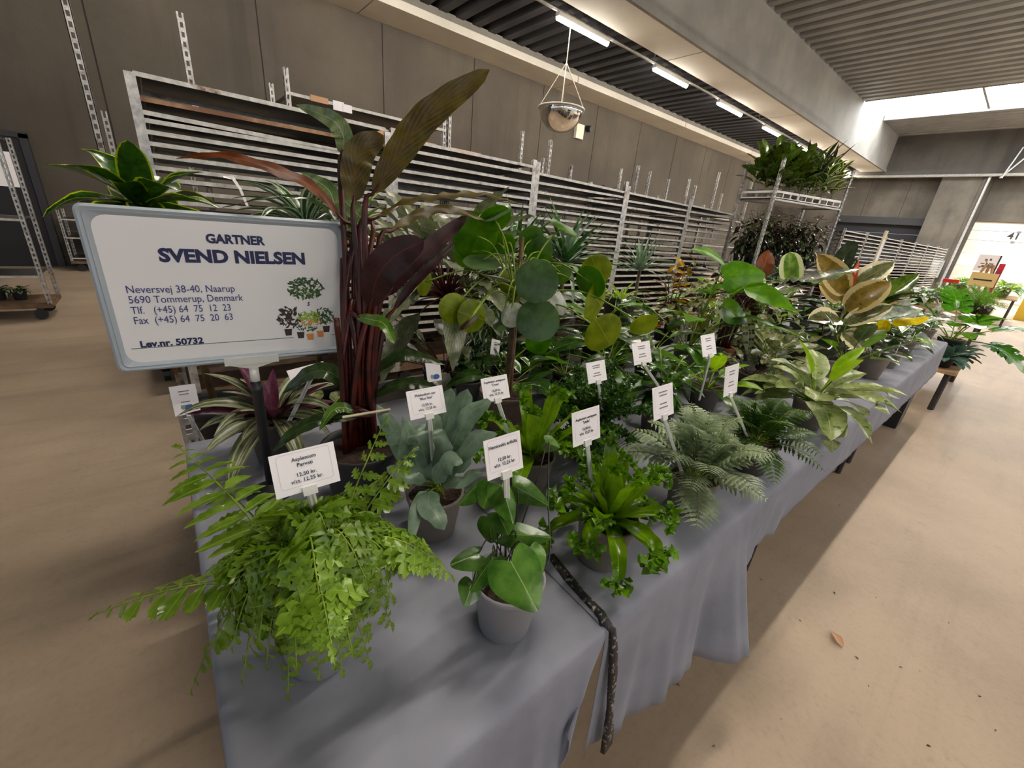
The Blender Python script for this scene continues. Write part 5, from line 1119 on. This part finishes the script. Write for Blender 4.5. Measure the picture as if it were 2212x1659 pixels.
# tall anthurium with big bright green leaves
t = plant('tall_anthurium', 'tall plant with large bright heart leaves on long stalks', 'plant', 2.02, 0.98); pot_parts(t, .07, .13, 'pot_dark'); rosette(t, KAN, 13, .11, (.55, 1.35), (.9, 1.15))
def bigleaf(t, base, tip, w, d0, d1, mats, root, pk='ovate', shp=None, face=.7, wave=.03, cup=.2, roll=0.0, bow=0.02):
    A, B = pd(base[0], base[1], d0), pd(tip[0], tip[1], d1); y = (B-A).normalized(); toc = (CAM-A).normalized(); zh = Matrix.Rotation(roll, 3, y) @ (toc*face+V((0,0,1))*(1-face))
    b = MB(); L = (B-A).length; W_ = w*(d0+d1)/2/F_PX
    if shp: 
        outline_leaf(b, shp(W_, L), (0, L*.2), bend=.5/L*.5, cup=-.6/W_*.5, wave=.02, under=1 if len(mats) > 1 else 0); fr_ = frame(A, y, zh); b.v = [tuple(fr_ @ V(q)) for q in b.v]
    else: ribbon(b, [A, A.lerp(B, .5)+zh*bow, B], W_, pk, zh, 12, 2, cup, wave, 4, 0, 1 if len(mats) > 1 else None)
    o = b.build('leaf', mats, t, True, W2L(t))
    MB().tube(crom([V(root), V(root).lerp(A, .6)+V((0,0,.04)), A], 8), 0.003, 6).build('petiole', 'stem_green', o, True)
RT = loc_of(t)+V((0, 0, .12))
bigleaf(t, (1560, 600), (1662, 588), 74, 1.95, 1.9, ['anthurium'], RT, shp=lambda w, l: heart(w, l, .12), face=.8)
bigleaf(t, (1566, 572), (1492, 538), 42, 2.0, 1.95, ['anthurium'], RT, face=.4)
bigleaf(t, (1606, 622), (1718, 672), 50, 1.85, 1.8, ['anthurium'], RT, face=.5)
bigleaf(t, (1560, 660), (1625, 690), 60, 1.85, 1.85, ['philo_green'], RT, shp=lambda w, l: heart(w, l, .12), face=.6)
# second tall calathea
t = plant('red_stemmed_calathea', 'tall calathea with many maroon stems and a rust-backed top leaf', 'plant', 2.22, 0.90); pot_parts(t, .075, .14, 'pot_terracotta')
for k in range(16):
    a = rk.uniform(0, 6.28); p0 = loc_of(t)+V((.03*math.cos(a), .03*math.sin(a), .12)); MB().tube(crom([p0, p0+V((rk.uniform(-.0, .05), rk.uniform(-.02, .02), .2)), p0+V((rk.uniform(0.0, .14), rk.uniform(-.06, .04), rk.uniform(.32, .45)))], 8), .0055, 6).build('stem', 'stem_maroon', t, True, W2L(t))
R2 = loc_of(t)+V((0.05, 0, .4))
rosette(t, [leafkit(.26, .06, 'long', 1.1, ['calathea_pale', 'calathea_purple'], .10, .003, .2, .13, 7, 16, 2, under=1), leafkit(.22, .055, 'long', 1.4, ['cream_varieg', 'calathea_purple'], .12, .003, .2, .15, 6, 16, 2, under=1)], 14, .40, (-.1, 1.0), (.9, 1.2))
rosette(t, KDK, 10, .13, (0, .8), (.8, 1.1))
bigleaf(t, (1640, 600), (1660, 540), 36, 2.0, 2.0, U2, R2, 'long', face=.9, roll=.3)
bigleaf(t, (1650, 640), (1860, 580), 40, 1.9, 2.0, ['calathea_pale', 'calathea_purple'], R2, 'long', face=.35, wave=.16)
# cream and yellow variegated plants around it
tplant('yellow_dieffenbachia', 'yellow-variegated dieffenbachia with upright leaves by the trolley', 2.95, 1.0, B_ros([leafkit(.19, .08, 'oval', .5, ['chlorophytum', 'stem_green'], .24, .003, .25, .02, 3, 8, 2), leafkit(.16, .06, 'long', .8, ['lime_leaf', 'stem_green'], .2, .003)], 14, (.4, 1.4)), r=.08, h=.14, pm='pot_dark')
tplant('cream_schefflera', 'cream-splashed plant with rounded leaves beside the maroon stems', 2.58, 0.93, B_shr(KCR, ST(5, .10, .28), 9, (0, .8), (.8, 1.15)), r=.075, h=.13, pm='pot_dark')
tplant('marbled_maranta', 'marbled plant with pale oval leaves low behind the aglaonema', 2.80, 0.70, B_ros(KCR+[KSI[1]], 20, (.1, 1.1), (.8, 1.1)), pm='pot_dark')
tplant('burgundy_rubber', 'young burgundy rubber plant with shiny near-black leaves', 3.25, 0.98, B_shr(KRB, ST(3, .06, .42), 8, (.2, 1.0), (.9, 1.15), 'stem_brown', .005), r=.08, h=.14, pm='pot_dark')
tplant('rubber_seedling', 'shiny dark rubber plant low beside the variegated one', 3.15, 0.68, B_shr([KRB[1]], ST(2, .05, .20), 8, (.1, .9), (.9, 1.1), 'stem_brown', .005), pm='pot_taupe')
# variegated rubber plant with rust-coloured leaf undersides
t = plant('variegated_rubber', 'variegated rubber plant with orange-lit cream-edged leaves and a red tip', 'plant', 2.62, 0.52); pot_parts(t, .075, .135, 'pot_taupe')
RS = [V((0,0,.11)), rel(t, pd(1812, 700, 2.28))*0.6+V((0,0,.05)), rel(t, pd(1826, 660, 2.26)), rel(t, pd(1838, 615, 2.22))]
MB().tube(crom(RS, 12), .006, 7).build('stem', 'stem_brown', t, True)
TU = ['tineke_under', 'tineke_top']; TT = ['tineke_top', 'tineke_under']
for base, tip, w, d0, d1, mats, fc, rl in [((1828, 636), (1766, 548), 52, 2.22, 2.15, TU, .9, .2), ((1826, 672), (1924, 608), 62, 2.2, 2.12, TU, .9, -.2), ((1842, 618), (1932, 566), 44, 2.24, 2.2, TT, .8, 0), ((1822, 700), (1930, 660), 40, 2.2, 2.1, TT, .7, 0), ((1818, 650), (1770, 600), 46, 2.3, 2.3, TU, .9, .3), ((1815, 690), (1745, 690), 50, 2.25, 2.2, TT, .6, 0), ((1822, 715), (1870, 760), 46, 2.2, 2.15, TT, .6, 0), ((1812, 730), (1760, 780), 46, 2.2, 2.15, ['rubber_dark'], .6, 0), ((1815, 745), (1860, 700), 42, 2.25, 2.3, ['rubber_dark'], .7, 0), ((1834, 640), (1790, 580), 40, 2.35, 2.4, ['rubber_dark'], .8, 0)]:
    bigleaf(t, base, tip, w, d0, d1, mats, pd(base[0]-2, base[1]+8, d0), 'long', face=fc, roll=rl, wave=.02, cup=.3)
bigleaf(t, (1834, 632), (1856, 560), 12, 2.22, 2.22, ['tip_orange'], pd(1834, 636, 2.22), 'lance', face=.9)
tplant('green_rubber', 'green rubber plant with one long leaf leaning towards the gate', 3.52, 0.60, B_shr([leafkit(.22, .075, 'oval', .3, ['rubber_green', 'stem_green'], .03, .003, .3, 0, 3, 8, 2), KRB[0]], ST(2, .06, .36), 7, (.1, .9), (.9, 1.2), 'stem_brown', .006), r=.08, h=.14)
t = bpy.data.objects['green_rubber']; bigleaf(t, (1884, 662), (1986, 592), 42, 2.62, 2.6, ['rubber_green'], pd(1880, 668, 2.62), 'long', face=.7, cup=.3)
bigleaf(t, (1862, 690), (1978, 668), 36, 2.5, 2.5, ['agl_silver'], pd(1858, 700, 2.5), 'long', face=.6, cup=.3)
t = bpy.data.objects['burgundy_rubber']; bigleaf(t, (1792, 606), (1846, 520), 34, 2.6, 2.6, ['rubber_dark'], pd(1790, 612, 2.6), 'oval', face=.8, cup=.4)
bigleaf(t, (1800, 625), (1850, 560), 30, 2.6, 2.6, ['rubber_dark'], pd(1796, 630, 2.6), 'oval', face=.8, cup=.4)
t = bpy.data.objects['yellow_dieffenbachia']; bigleaf(t, (1712, 625), (1706, 544), 44, 2.5, 2.5, ['chlorophytum'], pd(1712, 640, 2.5), 'oval', face=.9, cup=.3)
t = tplant('yellow_anthurium', 'anthurium with glossy yellow spathes in a small pot by the cloth edge', 3.72, 0.46, B_ros(KSI[:1]+KD, 9, (.3, 1.2), (.7, .95)), r=.06, h=.11)
KY = [leafkit(.10, .08, 'ovate', .4, ['yellow_spathe', 'stem_green'], .20, .002, .2, 0, shape=heart(.095, .11, .12))]
for az, e in ((.4, 1.1), (4.1, 1.0), (5.4, .6)): put_leaf(t, KY[0], (0, 0, .09), az, e, 1.0)
bigleaf(t, (1926, 700), (1984, 692), 24, 2.62, 2.6, ['yellow_spathe'], loc_of(t)+V((0, 0, .1)), 'oval', face=.5, cup=-.2)
bigleaf(t, (1912, 690), (1900, 728), 24, 2.62, 2.6, ['yellow_spathe'], loc_of(t)+V((0, 0, .1)), 'oval', face=.7, cup=.2)
for i, (x, y, lab, K_, n) in enumerate([(3.95, .64, 'silver-leaved spathiphyllum with long pale leaves after the yellow anthurium', KSI, 18), (4.35, .50, 'silver arrow-leaved plant at the far cloth edge', KAR, 16), (4.75, .66, 'pale arrow-leaved plant behind the last small pot', KAR, 18), (4.2, .92, 'silver-grey bushy plant behind the long-leaved spathiphyllum', KSI+KCR, 20), (4.65, 1.02, 'mixed green and silver plant by the table corner', KAR+KH, 20), (3.75, 1.0, 'dark green plant behind the green rubber plant', [KRB[1], KH[1]], 16), (5.05, .82, 'silver plant standing at the far table corner', KSI[:1]+KAR[:1], 18)]):
    tplant('silver_spathiphyllum', lab, x, y, B_ros(K_, n, (.15, 1.3), (.85, 1.15)), r=.065, h=.12, pm=('pot_taupe', 'pot_dark')[i % 2])

# ------------------------------------------------------------------ trolleys right behind the table carry taller plants
SHZ = 0.55
for i in range(4):
    trolley(['display trolley with a black pot, behind the table end at the sign', 'second display trolley close behind the plant table', 'third display trolley close behind the plant table', 'display trolley behind the table, next to the rubber-plant trolley'][i], (-0.02+1.37*i, 1.36, 0), 0, (0.86, 0.80, 0.80, 0.80), [SHZ, 0.22], 'display trolleys behind the table')
PZ = SHZ+0.0305
def bplant(name, label, x, y, build, r=.085, h=.16, pm='pot_black', rz=0.0, scale=1.0): return tplant(name, label, x, y, build, r, h, pm, PZ, rz, 'plant', scale)
KDE = [leafkit(.20, .075, 'long', 1.1, ['dracaena_edge'], 0, cup=.35, wave=.05, wn=2, n=10, cols=2), leafkit(.18, .07, 'long', .8, ['dracaena_edge'], 0, cup=.35, wave=.05, wn=2, n=10, cols=2)]
KDS = [leafkit(.24, .05, 'lance', 1.2, ['dracaena_stripe'], 0, cup=.35, n=10, cols=2), leafkit(.22, .046, 'lance', .9, ['dracaena_stripe'], 0, cup=.35, n=10, cols=2)]
def caned(K_, n, h, el=(-.2, 1.35), s=(.85, 1.1), sm='stem_brown', lean=0.0):
    def f(t, z):
        MB().tube([(0,0,z-.01), (0.006+lean*.4, 0, z+h*.5), (lean, 0, z+h)], .011, 8).build('cane', sm, t, True); rosette(t, K_, n, z+h, el, s, cx=lean)
    return f
bplant('edged_dracaena', 'dracaena with lime-edged broad leaves in a black pot behind the sign', 0.045, 1.53, caned(KDE, 18, .60, (0, 1.4), lean=-.07), .10, .19)
bplant('striped_dracaena', 'dracaena with white-striped narrow leaves behind the sign', 0.40, 1.64, caned(KDS, 34, .60))
bplant('low_dracaena', 'low variegated foliage plant at the foot of the sign pole', 0.36, 1.43, B_ros(KDE+KCR[:1], 12, (.1, 1.1), (.6, .8)), .06, .11)
KCT = [leafkit(.30, .072, 'lance', .9, ['ctenanthe', 'stem_maroon'], .16, .0025, .2, .10, 6, 14, 2), leafkit(.26, .066, 'lance', 1.2, ['ctenanthe', 'stem_maroon'], .2, .0025, .2, .10, 6, 14, 2)]
bplant('grey_ctenanthe', 'dense ctenanthe with grey-white barred narrow leaves beside the giant calathea', 0.90, 1.52, lambda t, z: (rosette(t, KCT, 76, z+.34, (.25, 1.45), (.95, 1.3)), rosette(t, KCT, 20, z, (.3, 1.3), (.9, 1.1))), .10, .18)
bplant('lime_dracaena', 'small lime-striped dracaena tucked behind the giant calathea', 0.56, 1.66, caned([leafkit(.22, .045, 'lance', .8, ['chlorophytum'], 0, cup=.35)], 16, .56, (.1, 1.4)))
bplant('white_pothos', 'bushy pothos with white-edged small leaves behind the pilea', 1.08, 1.45, B_shr(KP, ST(18, .16, .56), 16, (-.3, .7), (.9, 1.3)), .09, .16)
bplant('spiky_yucca', 'spiky yucca with upright blue-green sword leaves', 1.62, 1.55, lambda t, z: (caned([leafkit(.34, .034, 'linear', .5, ['yucca'], 0, cup=.4), leafkit(.34, .028, 'linear', .9, ['palm_silver'], 0, cup=.4)], 46, .50, (-.1, 1.5))(t, z)))
bplant('slim_yucca', 'slim yucca with grassy leaves beside the spiky one', 1.36, 1.64, caned([leafkit(.32, .028, 'linear', .6, ['yucca'], 0, cup=.4)], 36, .50, (0, 1.5)))
bplant('silver_fan_palm', 'silvery fan palm with thin grey leaf fingers', 2.38, 1.60, caned([leafkit(.26, .020, 'linear', .5, ['palm_silver'], 0, cup=.3)], 34, .46, (.1, 1.5)))
bplant('spider_plant', 'curling spider plant with pale ribbon leaves', 2.08, 1.50, B_ros([leafkit(.28, .016, 'linear', 1.9, ['chlorophytum'], 0, cup=.3), leafkit(.26, .018, 'linear', 1.4, ['lime_leaf'], 0, cup=.3)], 50, (.4, 1.4)), .085, .46)
KCO = [leafkit(.13, .05, 'long', .5, ['croton', 'stem_green'], .02, .002, .2, .06, 3, 8, 2), leafkit(.13, .05, 'long', .7, ['croton_red', 'stem_green'], .02, .002, .2, .06, 3, 8, 2), leafkit(.12, .05, 'long', .6, ['cream_varieg', 'stem_green'], .02, .002, .2, .06, 3, 8, 2)]
bplant('yellow_croton', 'croton with orange and yellow veined leaves behind the table', 2.84, 1.58, B_shr(KCO, ST(6, .10, .50), 13, (0, 1.0), (.9, 1.2), 'stem_brown'))
bplant('dark_philodendron', 'dark leafy philodendron behind the middle of the table', 1.85, 1.44, B_ros(KH+KCF, 30, (.1, 1.3), (1.2, 1.6)), .085, .34)
bplant('glossy_schefflera', 'glossy dark leafy plant under the yucca', 1.30, 1.44, B_ros([KH[0], KCF[0], leafkit(.2, .05, 'lance', .9, ['philo_dark', 'stem_green'], .1, .002)], 34, (0, 1.3), (1.2, 1.5)), .085, .34)
bplant('yellow_codiaeum', 'yellow-spotted plant between the croton and the tall anthurium', 3.2, 1.5, B_shr([KCO[0], KCR[0], KLM[0]], ST(5, .10, .36), 9, (0, 1.0), (.9, 1.2)))
bplant('leafy_aralia', 'plain green leafy plant behind the yellow dieffenbachia', 3.6, 1.52, B_ros(KAN+KH, 20, (.2, 1.35), (.9, 1.2)), .085, .22)
bplant('tall_rubber', 'taller shiny dark rubber plant behind the variegated one', 4.0, 1.55, B_shr(KRB, ST(3, .07, .55), 9, (.1, 1.0), (.9, 1.2), 'stem_brown', .006))
bplant('grey_dracaena', 'grey-green dracaena at the far end of the display trolleys', 4.5, 1.5, caned(KDS, 30, .42))
bplant('silver_aglaonema', 'silver aglaonema in a black pot at the last display trolley', 4.95, 1.55, B_ros(KSI, 22, (.1, 1.3), (1.0, 1.3)), .085, .3)

# ------------------------------------------------------------------ trolley of rubber plants beyond the table end
TB = V((6.13, 2.36, 0)); TA = math.radians(-17.1)
trolley('tall trolley loaded with rubber plants above and dark leafy plants below', TB, TA, (2.44, 2.44, 2.44, 2.44), [1.95, 1.12, 0.40], L=1.34)
def on_tr(x, y, z): return TB+Matrix.Rotation(TA, 3, 'Z') @ V((x, y, z))
tray = MB()
for x0, x1, y0, y1 in ((0, .43, 0, .004), (0, .43, .516, .52), (0, .004, 0, .52), (.426, .43, 0, .52)):
    tray.box((x0, y0, .062), (x1, y1, .088)); tray.box((x0, y0, 0), (x1, y1, .012))
for k in range(4):
    for yy in (0, .51): tray.box((.0+.14*k, yy, .012), (.012+.14*k, yy+.008, .062))
tray.box((0, 0, 0), (.43, .52, .004)); tray_me = tray.mesh('pot_tray', 'white_plastic')
for i in range(3):
    o = obj('pot_tray', tray_me); o.location = on_tr(.015+.44*i, .02, 1.981); o.rotation_euler = (0, 0, TA)
    tag(o, ['slotted white pot tray at the trolley end facing the table', 'middle slotted white pot tray under the rubber plants', 'slotted white pot tray under the cream-edged rubber plants'][i], 'tray', 'pot trays on the trolley')
KR1 = [leafkit(.19, .10, 'oval', .35, ['rubber_green', 'stem_green'], .02, .003, .3, 0, 3, 6, 1), leafkit(.18, .09, 'oval', .6, ['rubber_green', 'stem_green'], .02, .003, .3, 0, 3, 6, 1)]
KR2 = [leafkit(.15, .075, 'oval', .5, ['rubber_varieg', 'stem_green'], .02, .003, .3, 0, 3, 6, 1), leafkit(.14, .07, 'oval', .7, ['rubber_varieg', 'stem_green'], .02, .003, .3, 0, 3, 6, 1)]
KR3 = [leafkit(.26, .035, 'lance', .5, ['rubber_green', 'stem_green'], .01, .002, .3, 0, 3, 6, 1), leafkit(.28, .04, 'lance', .3, ['rubber_dark', 'stem_green'], .01, .002, .3, 0, 3, 6, 1)]
rr_ = random.Random(77); cnt = {}
for i in range(6):
    for j in range(3):
        x, y = .10+.225*i, .10+.18*j
        kd = 'dark' if i < 3 else ('slim' if (i == 3 or (i == 5 and j == 1)) else ('edged' if (i == 4 and j < 2) or (i == 5 and j == 0) else 'green'))
        lab = {'dark': 'rubber plant with dark upright oval leaves on the trolley shelf', 'slim': 'willow-leaved ficus with long slim leaves on the trolley shelf', 'edged': 'rubber plant with cream-edged leaves on the trolley shelf', 'green': 'plain green rubber plant on the trolley shelf'}[kd]
        t = plant('rubber_plant', lab, 'plant', 0, 0, 0, TA+rr_.uniform(-3, 3), 'rubber plants on the trolley'); t.location = on_tr(x, y, 1.986)
        pot_parts(t, .062, .11, 'pot_taupe')
        K_ = {'dark': KR1, 'slim': KR3, 'edged': KR2, 'green': [KR1[0], KR3[0]]}[kd]
        shrub(t, K_, [(rr_.uniform(0, 6), .03, rr_.uniform(.36, .48))], 15, .095, (.6, 1.4), (1.25, 1.55), 'stem_green', .004, rr_)
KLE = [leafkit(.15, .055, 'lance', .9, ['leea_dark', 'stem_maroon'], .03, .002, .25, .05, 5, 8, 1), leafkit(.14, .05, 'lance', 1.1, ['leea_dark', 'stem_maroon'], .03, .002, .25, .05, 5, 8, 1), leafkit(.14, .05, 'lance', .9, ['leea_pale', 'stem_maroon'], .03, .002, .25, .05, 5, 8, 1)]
for i in range(6):
    for j in range(2):
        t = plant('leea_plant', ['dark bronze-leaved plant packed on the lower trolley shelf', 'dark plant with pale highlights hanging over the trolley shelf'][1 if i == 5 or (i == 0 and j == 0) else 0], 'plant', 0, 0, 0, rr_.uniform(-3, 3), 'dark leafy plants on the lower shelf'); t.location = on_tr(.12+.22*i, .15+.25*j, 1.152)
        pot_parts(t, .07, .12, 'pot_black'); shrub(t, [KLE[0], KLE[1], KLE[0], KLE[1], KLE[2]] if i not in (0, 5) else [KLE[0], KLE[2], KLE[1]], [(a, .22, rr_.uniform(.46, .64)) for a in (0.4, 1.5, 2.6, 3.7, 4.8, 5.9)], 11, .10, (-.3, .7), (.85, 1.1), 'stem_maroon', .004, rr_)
for i in range(5):
    t = plant('shade_plant', 'bushy near-black plant on the lowest shelf of the rubber-plant trolley', 'plant', 0, 0, 0, rr_.uniform(-3, 3), 'shaded plants on the lowest shelf'); t.location = on_tr(.14+.26*i, .25, .4305)
    pot_parts(t, .08, .14, 'pot_black'); shrub(t, KLE[:2], [(a, .15, rr_.uniform(.30, .42)) for a in (0.4, 1.7, 3.0, 4.3, 5.6)], 8, .12, (-.3, .8), (.9, 1.2), 'stem_maroon', .004, rr_)
# tall marker slat with a paper note
t = thing('marker_slat', 'pale wooden slat with a paper note standing among the far plants', 'marker', (5.48, 1.02, 0.0)); MB().box((-.05, -.006, .5), (.05, .006, 1.64)).build('slat', 'wood_pale', t); MB().box((-.045, -.0085, 1.36), (.045, -.0065, 1.56)).build('note', 'card', t); MB().box((-.15, -.12, 0), (.15, .12, .5)).build('block', 'wood', t)
# stray plants on top of the back trolleys
for (x, lab, K_) in ((4.35, 'white-edged seedling on a back trolley shelf', KP), (4.9, 'pink-brown young croton on a back trolley shelf', [KCO[1]])):
    t = plant('seedling', lab, 'plant', x, 4.05, 1.8105); pot_parts(t, .05, .085, 'pot_terracotta'); rosette(t, K_, 9, .08, (.2, 1.2), (.9, 1.2))
# little pots on the open trolley by the door
for k, x in enumerate((-1.42, -1.27)):
    t = plant('kitchen_herb', 'small leafy pot on the bottom of the open trolley', 'plant', x, 6.6, .4705 if False else .181, 0, 'small pots on the open trolley'); pot_parts(t, .06, .10, 'pot_black'); rosette(t, KP, 16, .09, (.0, 1.2), (1.2, 1.6))
t = plant('small_ivy', 'small green plant on the low trolley against the wall', 'plant', -.55, 10.1, .8305); pot_parts(t, .06, .1, 'pot_black'); rosette(t, KP, 14, .09, (0, 1.2), (1.2, 1.6))

# ------------------------------------------------------------------ benches further down the hall
def bench(label, x0, x1, y0, y1, z, mm='wood', group=None):
    t = thing('plant_bench', label, 'bench', (x0, y0, 0), 0, group)
    n = 4; w_ = (y1-y0)/n
    for k in range(n): MB().box((0, w_*k+.004, z-.03), (x1-x0, w_*(k+1)-.004, z)).build('plank', mm, t)
    for x in (.06, x1-x0-.06):
        for y in (.06, y1-y0-.06): MB().tube([(x, y, 0), (x, y, z-.03)], .025, 6).build('leg', 'steel_dark', t)
    return t
bench('low wooden bench holding a monstera and blue-grey succulents past the cloth', 5.75, 7.6, .12, 1.15, .42)
bench('wooden bench of feathery asparagus ferns towards the gate', 10.6, 12.6, .22, 1.5, .62)
bench('distant bench of flowering pots in front of the gate', 16.2, 19.0, .0, 1.6, .7)
def dplant(name, label, x, y, z, f, r=.08, h=.15, pm='pot_black', group=None): return tplant(name, label, x, y, f, r, h, pm, z+.0005, 0, 'plant', 1.0, group)
KMO = [leafkit(.34, .30, 'ovate', .7, ['monstera', 'stem_green'], .34, .005, .15, .02, shape=monstera_outline(.30, .34)), leafkit(.30, .28, 'ovate', 1.0, ['monstera', 'stem_green'], .30, .005, .15, .02, shape=monstera_outline(.27, .31))]
dplant('monstera', 'monstera with big split bright green leaves on the low bench', 6.40, .30, .42, B_ros(KMO, 11, (.3, 1.3), (.9, 1.1)), .11, .24)
KBL = [leafkit(.20, .07, 'obov', .8, ['blue_succulent'], 0, cup=.4, n=8, cols=2), leafkit(.18, .075, 'obov', .5, ['blue_succulent'], 0, cup=.4, n=8, cols=2)]
for i, (x, y) in enumerate(((5.95, .26), (6.25, .19), (6.6, .22))): dplant('blue_succulent', ['blue-grey rosette succulent at the bench corner by the cloth', 'blue-grey rosette succulent under the monstera', 'blue-grey rosette succulent at the outer bench edge'][i], x, y, .42, B_ros(KBL, 20, (-.1, 1.2), (.8, 1.1)), .08, .10, 'pot_black', 'blue succulents on the low bench')
dplant('green_sedum', 'bright green trailing sedum in a black tray on the low bench', 6.95, .24, .42, B_shr([KP[0], leafkit(.03, .012, 'oval', .5, ['asparagus'], 0)], ST(14, .12, .06), 8, (0, 1.0)), .11, .06)
for i, (x, y) in enumerate(((5.95, .75), (6.5, .85), (7.1, .62), (7.2, .95), (6.0, 1.0))): dplant('arrow_plant', ['silver arrow-leaved plant just past the cloth end', 'white-veined small-leaved bushy plant by the monstera', 'pale bushy plant past the monstera', 'silver small-leaved plant at the bench back', 'green and silver mixed plant near the trolley foot'][i], x, y, .42, B_ros(KAR+[KS[0]], 22, (.2, 1.3), (.9, 1.3)), .085, .34 if i else .3, 'pot_dark', 'silver plants on the low bench')
ra = random.Random(5)
for i, (x, y) in enumerate(((10.85, .42), (11.3, .40), (11.8, .42), (11.2, .8), (11.8, .85), (12.3, .6))):
    t = plant('asparagus_fern', 'feathery yellow-green asparagus fern on the wooden bench', 'fern', x, y, .6205, 0, 'asparagus ferns on the bench'); pot_parts(t, .07, .12, 'pot_black')
    if i == 0:
        fr3 = []
        for q in range(3):
            b = MB(); l = .34
            C = crom([V((0,0,0)), V((0, .15, .03)), V((0, .34, -.06))], 16); b.tube(C, .0015, 4, 0, False)
            for k in range(2, 17):
                for s_ in range(6):
                    a = ra.uniform(0, 6.28); d = V((math.cos(a), .5, math.sin(a)))*ra.uniform(.03, .06); b.add([C[k], C[k]+d*.5+V((.004, 0, .002)), C[k]+d, C[k]+d*.5-V((.004, 0, .002))], [(0,1,2,3)])
            fr3.append(b.mesh('frond', 'asparagus'))
    rosette(t, fr3, 26, .10, (.2, 1.4), (.8, 1.1), name='frond')
for i, (x, y, K_) in enumerate(((11.0, 1.2, KAR), (11.7, 1.2, KH), (12.3, 1.15, KCR), (10.8, 0.29, KP))): dplant('bench_plant', ['silver plant behind the asparagus ferns', 'green heart-leaved plant behind the asparagus ferns', 'cream plant behind the asparagus ferns', 'small white-edged plants at the corner of the wooden bench'][i], x, y, .62, B_ros(K_, 22, (.1, 1.2), (1.2, 1.7)), .09, .14)
for i in range(8):
    x, y = 16.5+.62*(i % 4), .3+.8*(i // 4)
    dplant('distant_pot_plant', 'leafy potted plant on the distant bench', x, y, .7, B_ros([KLM[0], KH[1]], 20, (.1, 1.3), (1.4, 1.8)), .12, .2, 'pot_dark', 'potted plants on the distant bench')
tag(MB().box((15.9, 1.12, .93), (16.1, 1.42, 1.02)).build('red_tray', 'red_plastic'), 'bright red tray raised above the distant plants', 'tray')

tag(MB().tube([(16.0, 1.27, 0), (16.0, 1.27, .93)], .02, 6).build('tray_stand', 'steel_dark'), 'thin steel stand under the red tray', 'stand')
af = thing('easel_sign', 'wooden easel with a yellow board in front of the gate', 'sign', (13.6, .62, 0), 0)
for y0, y1 in ((-.32, -.05), (.32, .05)): MB().tube([(0, y0, 0), (0, y1, 1.45)], .025, 5).build('leg', 'wood', af)
MB().tube([(.45, 0, 0), (0, 0, 1.45)], .025, 5).build('leg', 'wood', af)
MB().box((-.03, -.20, 1.0), (-.005, .20, 1.28)).build('board', 'board_tan', af)
MB().box((-.034, -.14, 1.12), (-.031, .14, 1.15)).build('printed_line', 'print_black', af)
ps = thing('poster_stand', 'stand with a white poster and a magenta banner by the gate', 'sign', (14.6, .56, 0), 0)
MB().tube([(0, 0, 0), (0, 0, 1.66)], .02, 6).build('pole', 'steel_dark', ps); MB().box((-.012, -.02, 1.30), (.012, .34, 1.66)).build('poster', 'card', ps)
rs2 = random.Random(9)
for k in range(14): 
    y_, z_ = rs2.uniform(.06, .26), rs2.uniform(1.36, 1.58); MB().box((-.0145, y_, z_), (-.0125, y_+rs2.uniform(.02, .08), z_+rs2.uniform(.01, .05))).build('printed_mark', 'pot_clay', ps)
MB().box((-.012, -.13, .85), (.012, -.03, 1.36)).build('banner', 'magenta_cover', ps); MB().box((-.013, -.13, 1.36), (.011, -.03, 1.5)).build('banner', 'red_plastic', ps)
tag(MB().box((19.6, -.75, 0), (21.2, -.1, .9)).box((19.55, -.8, .9), (21.25, -.05, .94)).build('yellow_table', 'yellow_cloth'), 'table under a yellow cloth near the gate', 'table')
# ------------------------------------------------------------------ leaf litter on the floor
rl = random.Random(3)
lm = [MB().add([(0,0,.002), (.012,.006,.006), (.03,0,.003), (.012,-.006,.004)], [(0,1,2,3)]).mesh('dry_leaf', mm) for mm in ('soil', 'pot_clay')]
big = onz(1820, 1400, 0)
b = MB(); ribbon(b, [V((0,0,.003)), V((.03,.004,.012)), V((.07,-.004,.004))], .03, 'lance', (0,0,1), 6, 1, .6, .1, 2); o = tag(b.build('fallen_leaf', 'cardboard', None, True), 'pale curled dry leaf lying on the open floor', 'leaf'); o.location = big; o.rotation_euler = (0, 0, .9)
for (u, v) in ((1875, 1480), (1985, 1448), (2112, 1504), (1855, 1425), (1950, 1442), (1800, 1278), (1640, 1250), (1580, 1420), (1690, 1555), (1545, 1610), (1810, 1090), (1725, 1338), (1890, 1290), (2050, 1345), (1460, 1475), (1588, 1415), (2150, 1575), (2000, 1610)):
    o = obj('leaf_crumb', lm[rl.randrange(2)]); p = onz(u, v, 0); o.location = p; o.rotation_euler = (0, 0, rl.uniform(0, 6)); s = rl.uniform(.25, .6); o.scale = (s, s, s)
    tag(o, 'tiny dark leaf crumb on the concrete floor', 'leaf', 'leaf crumbs on the floor')
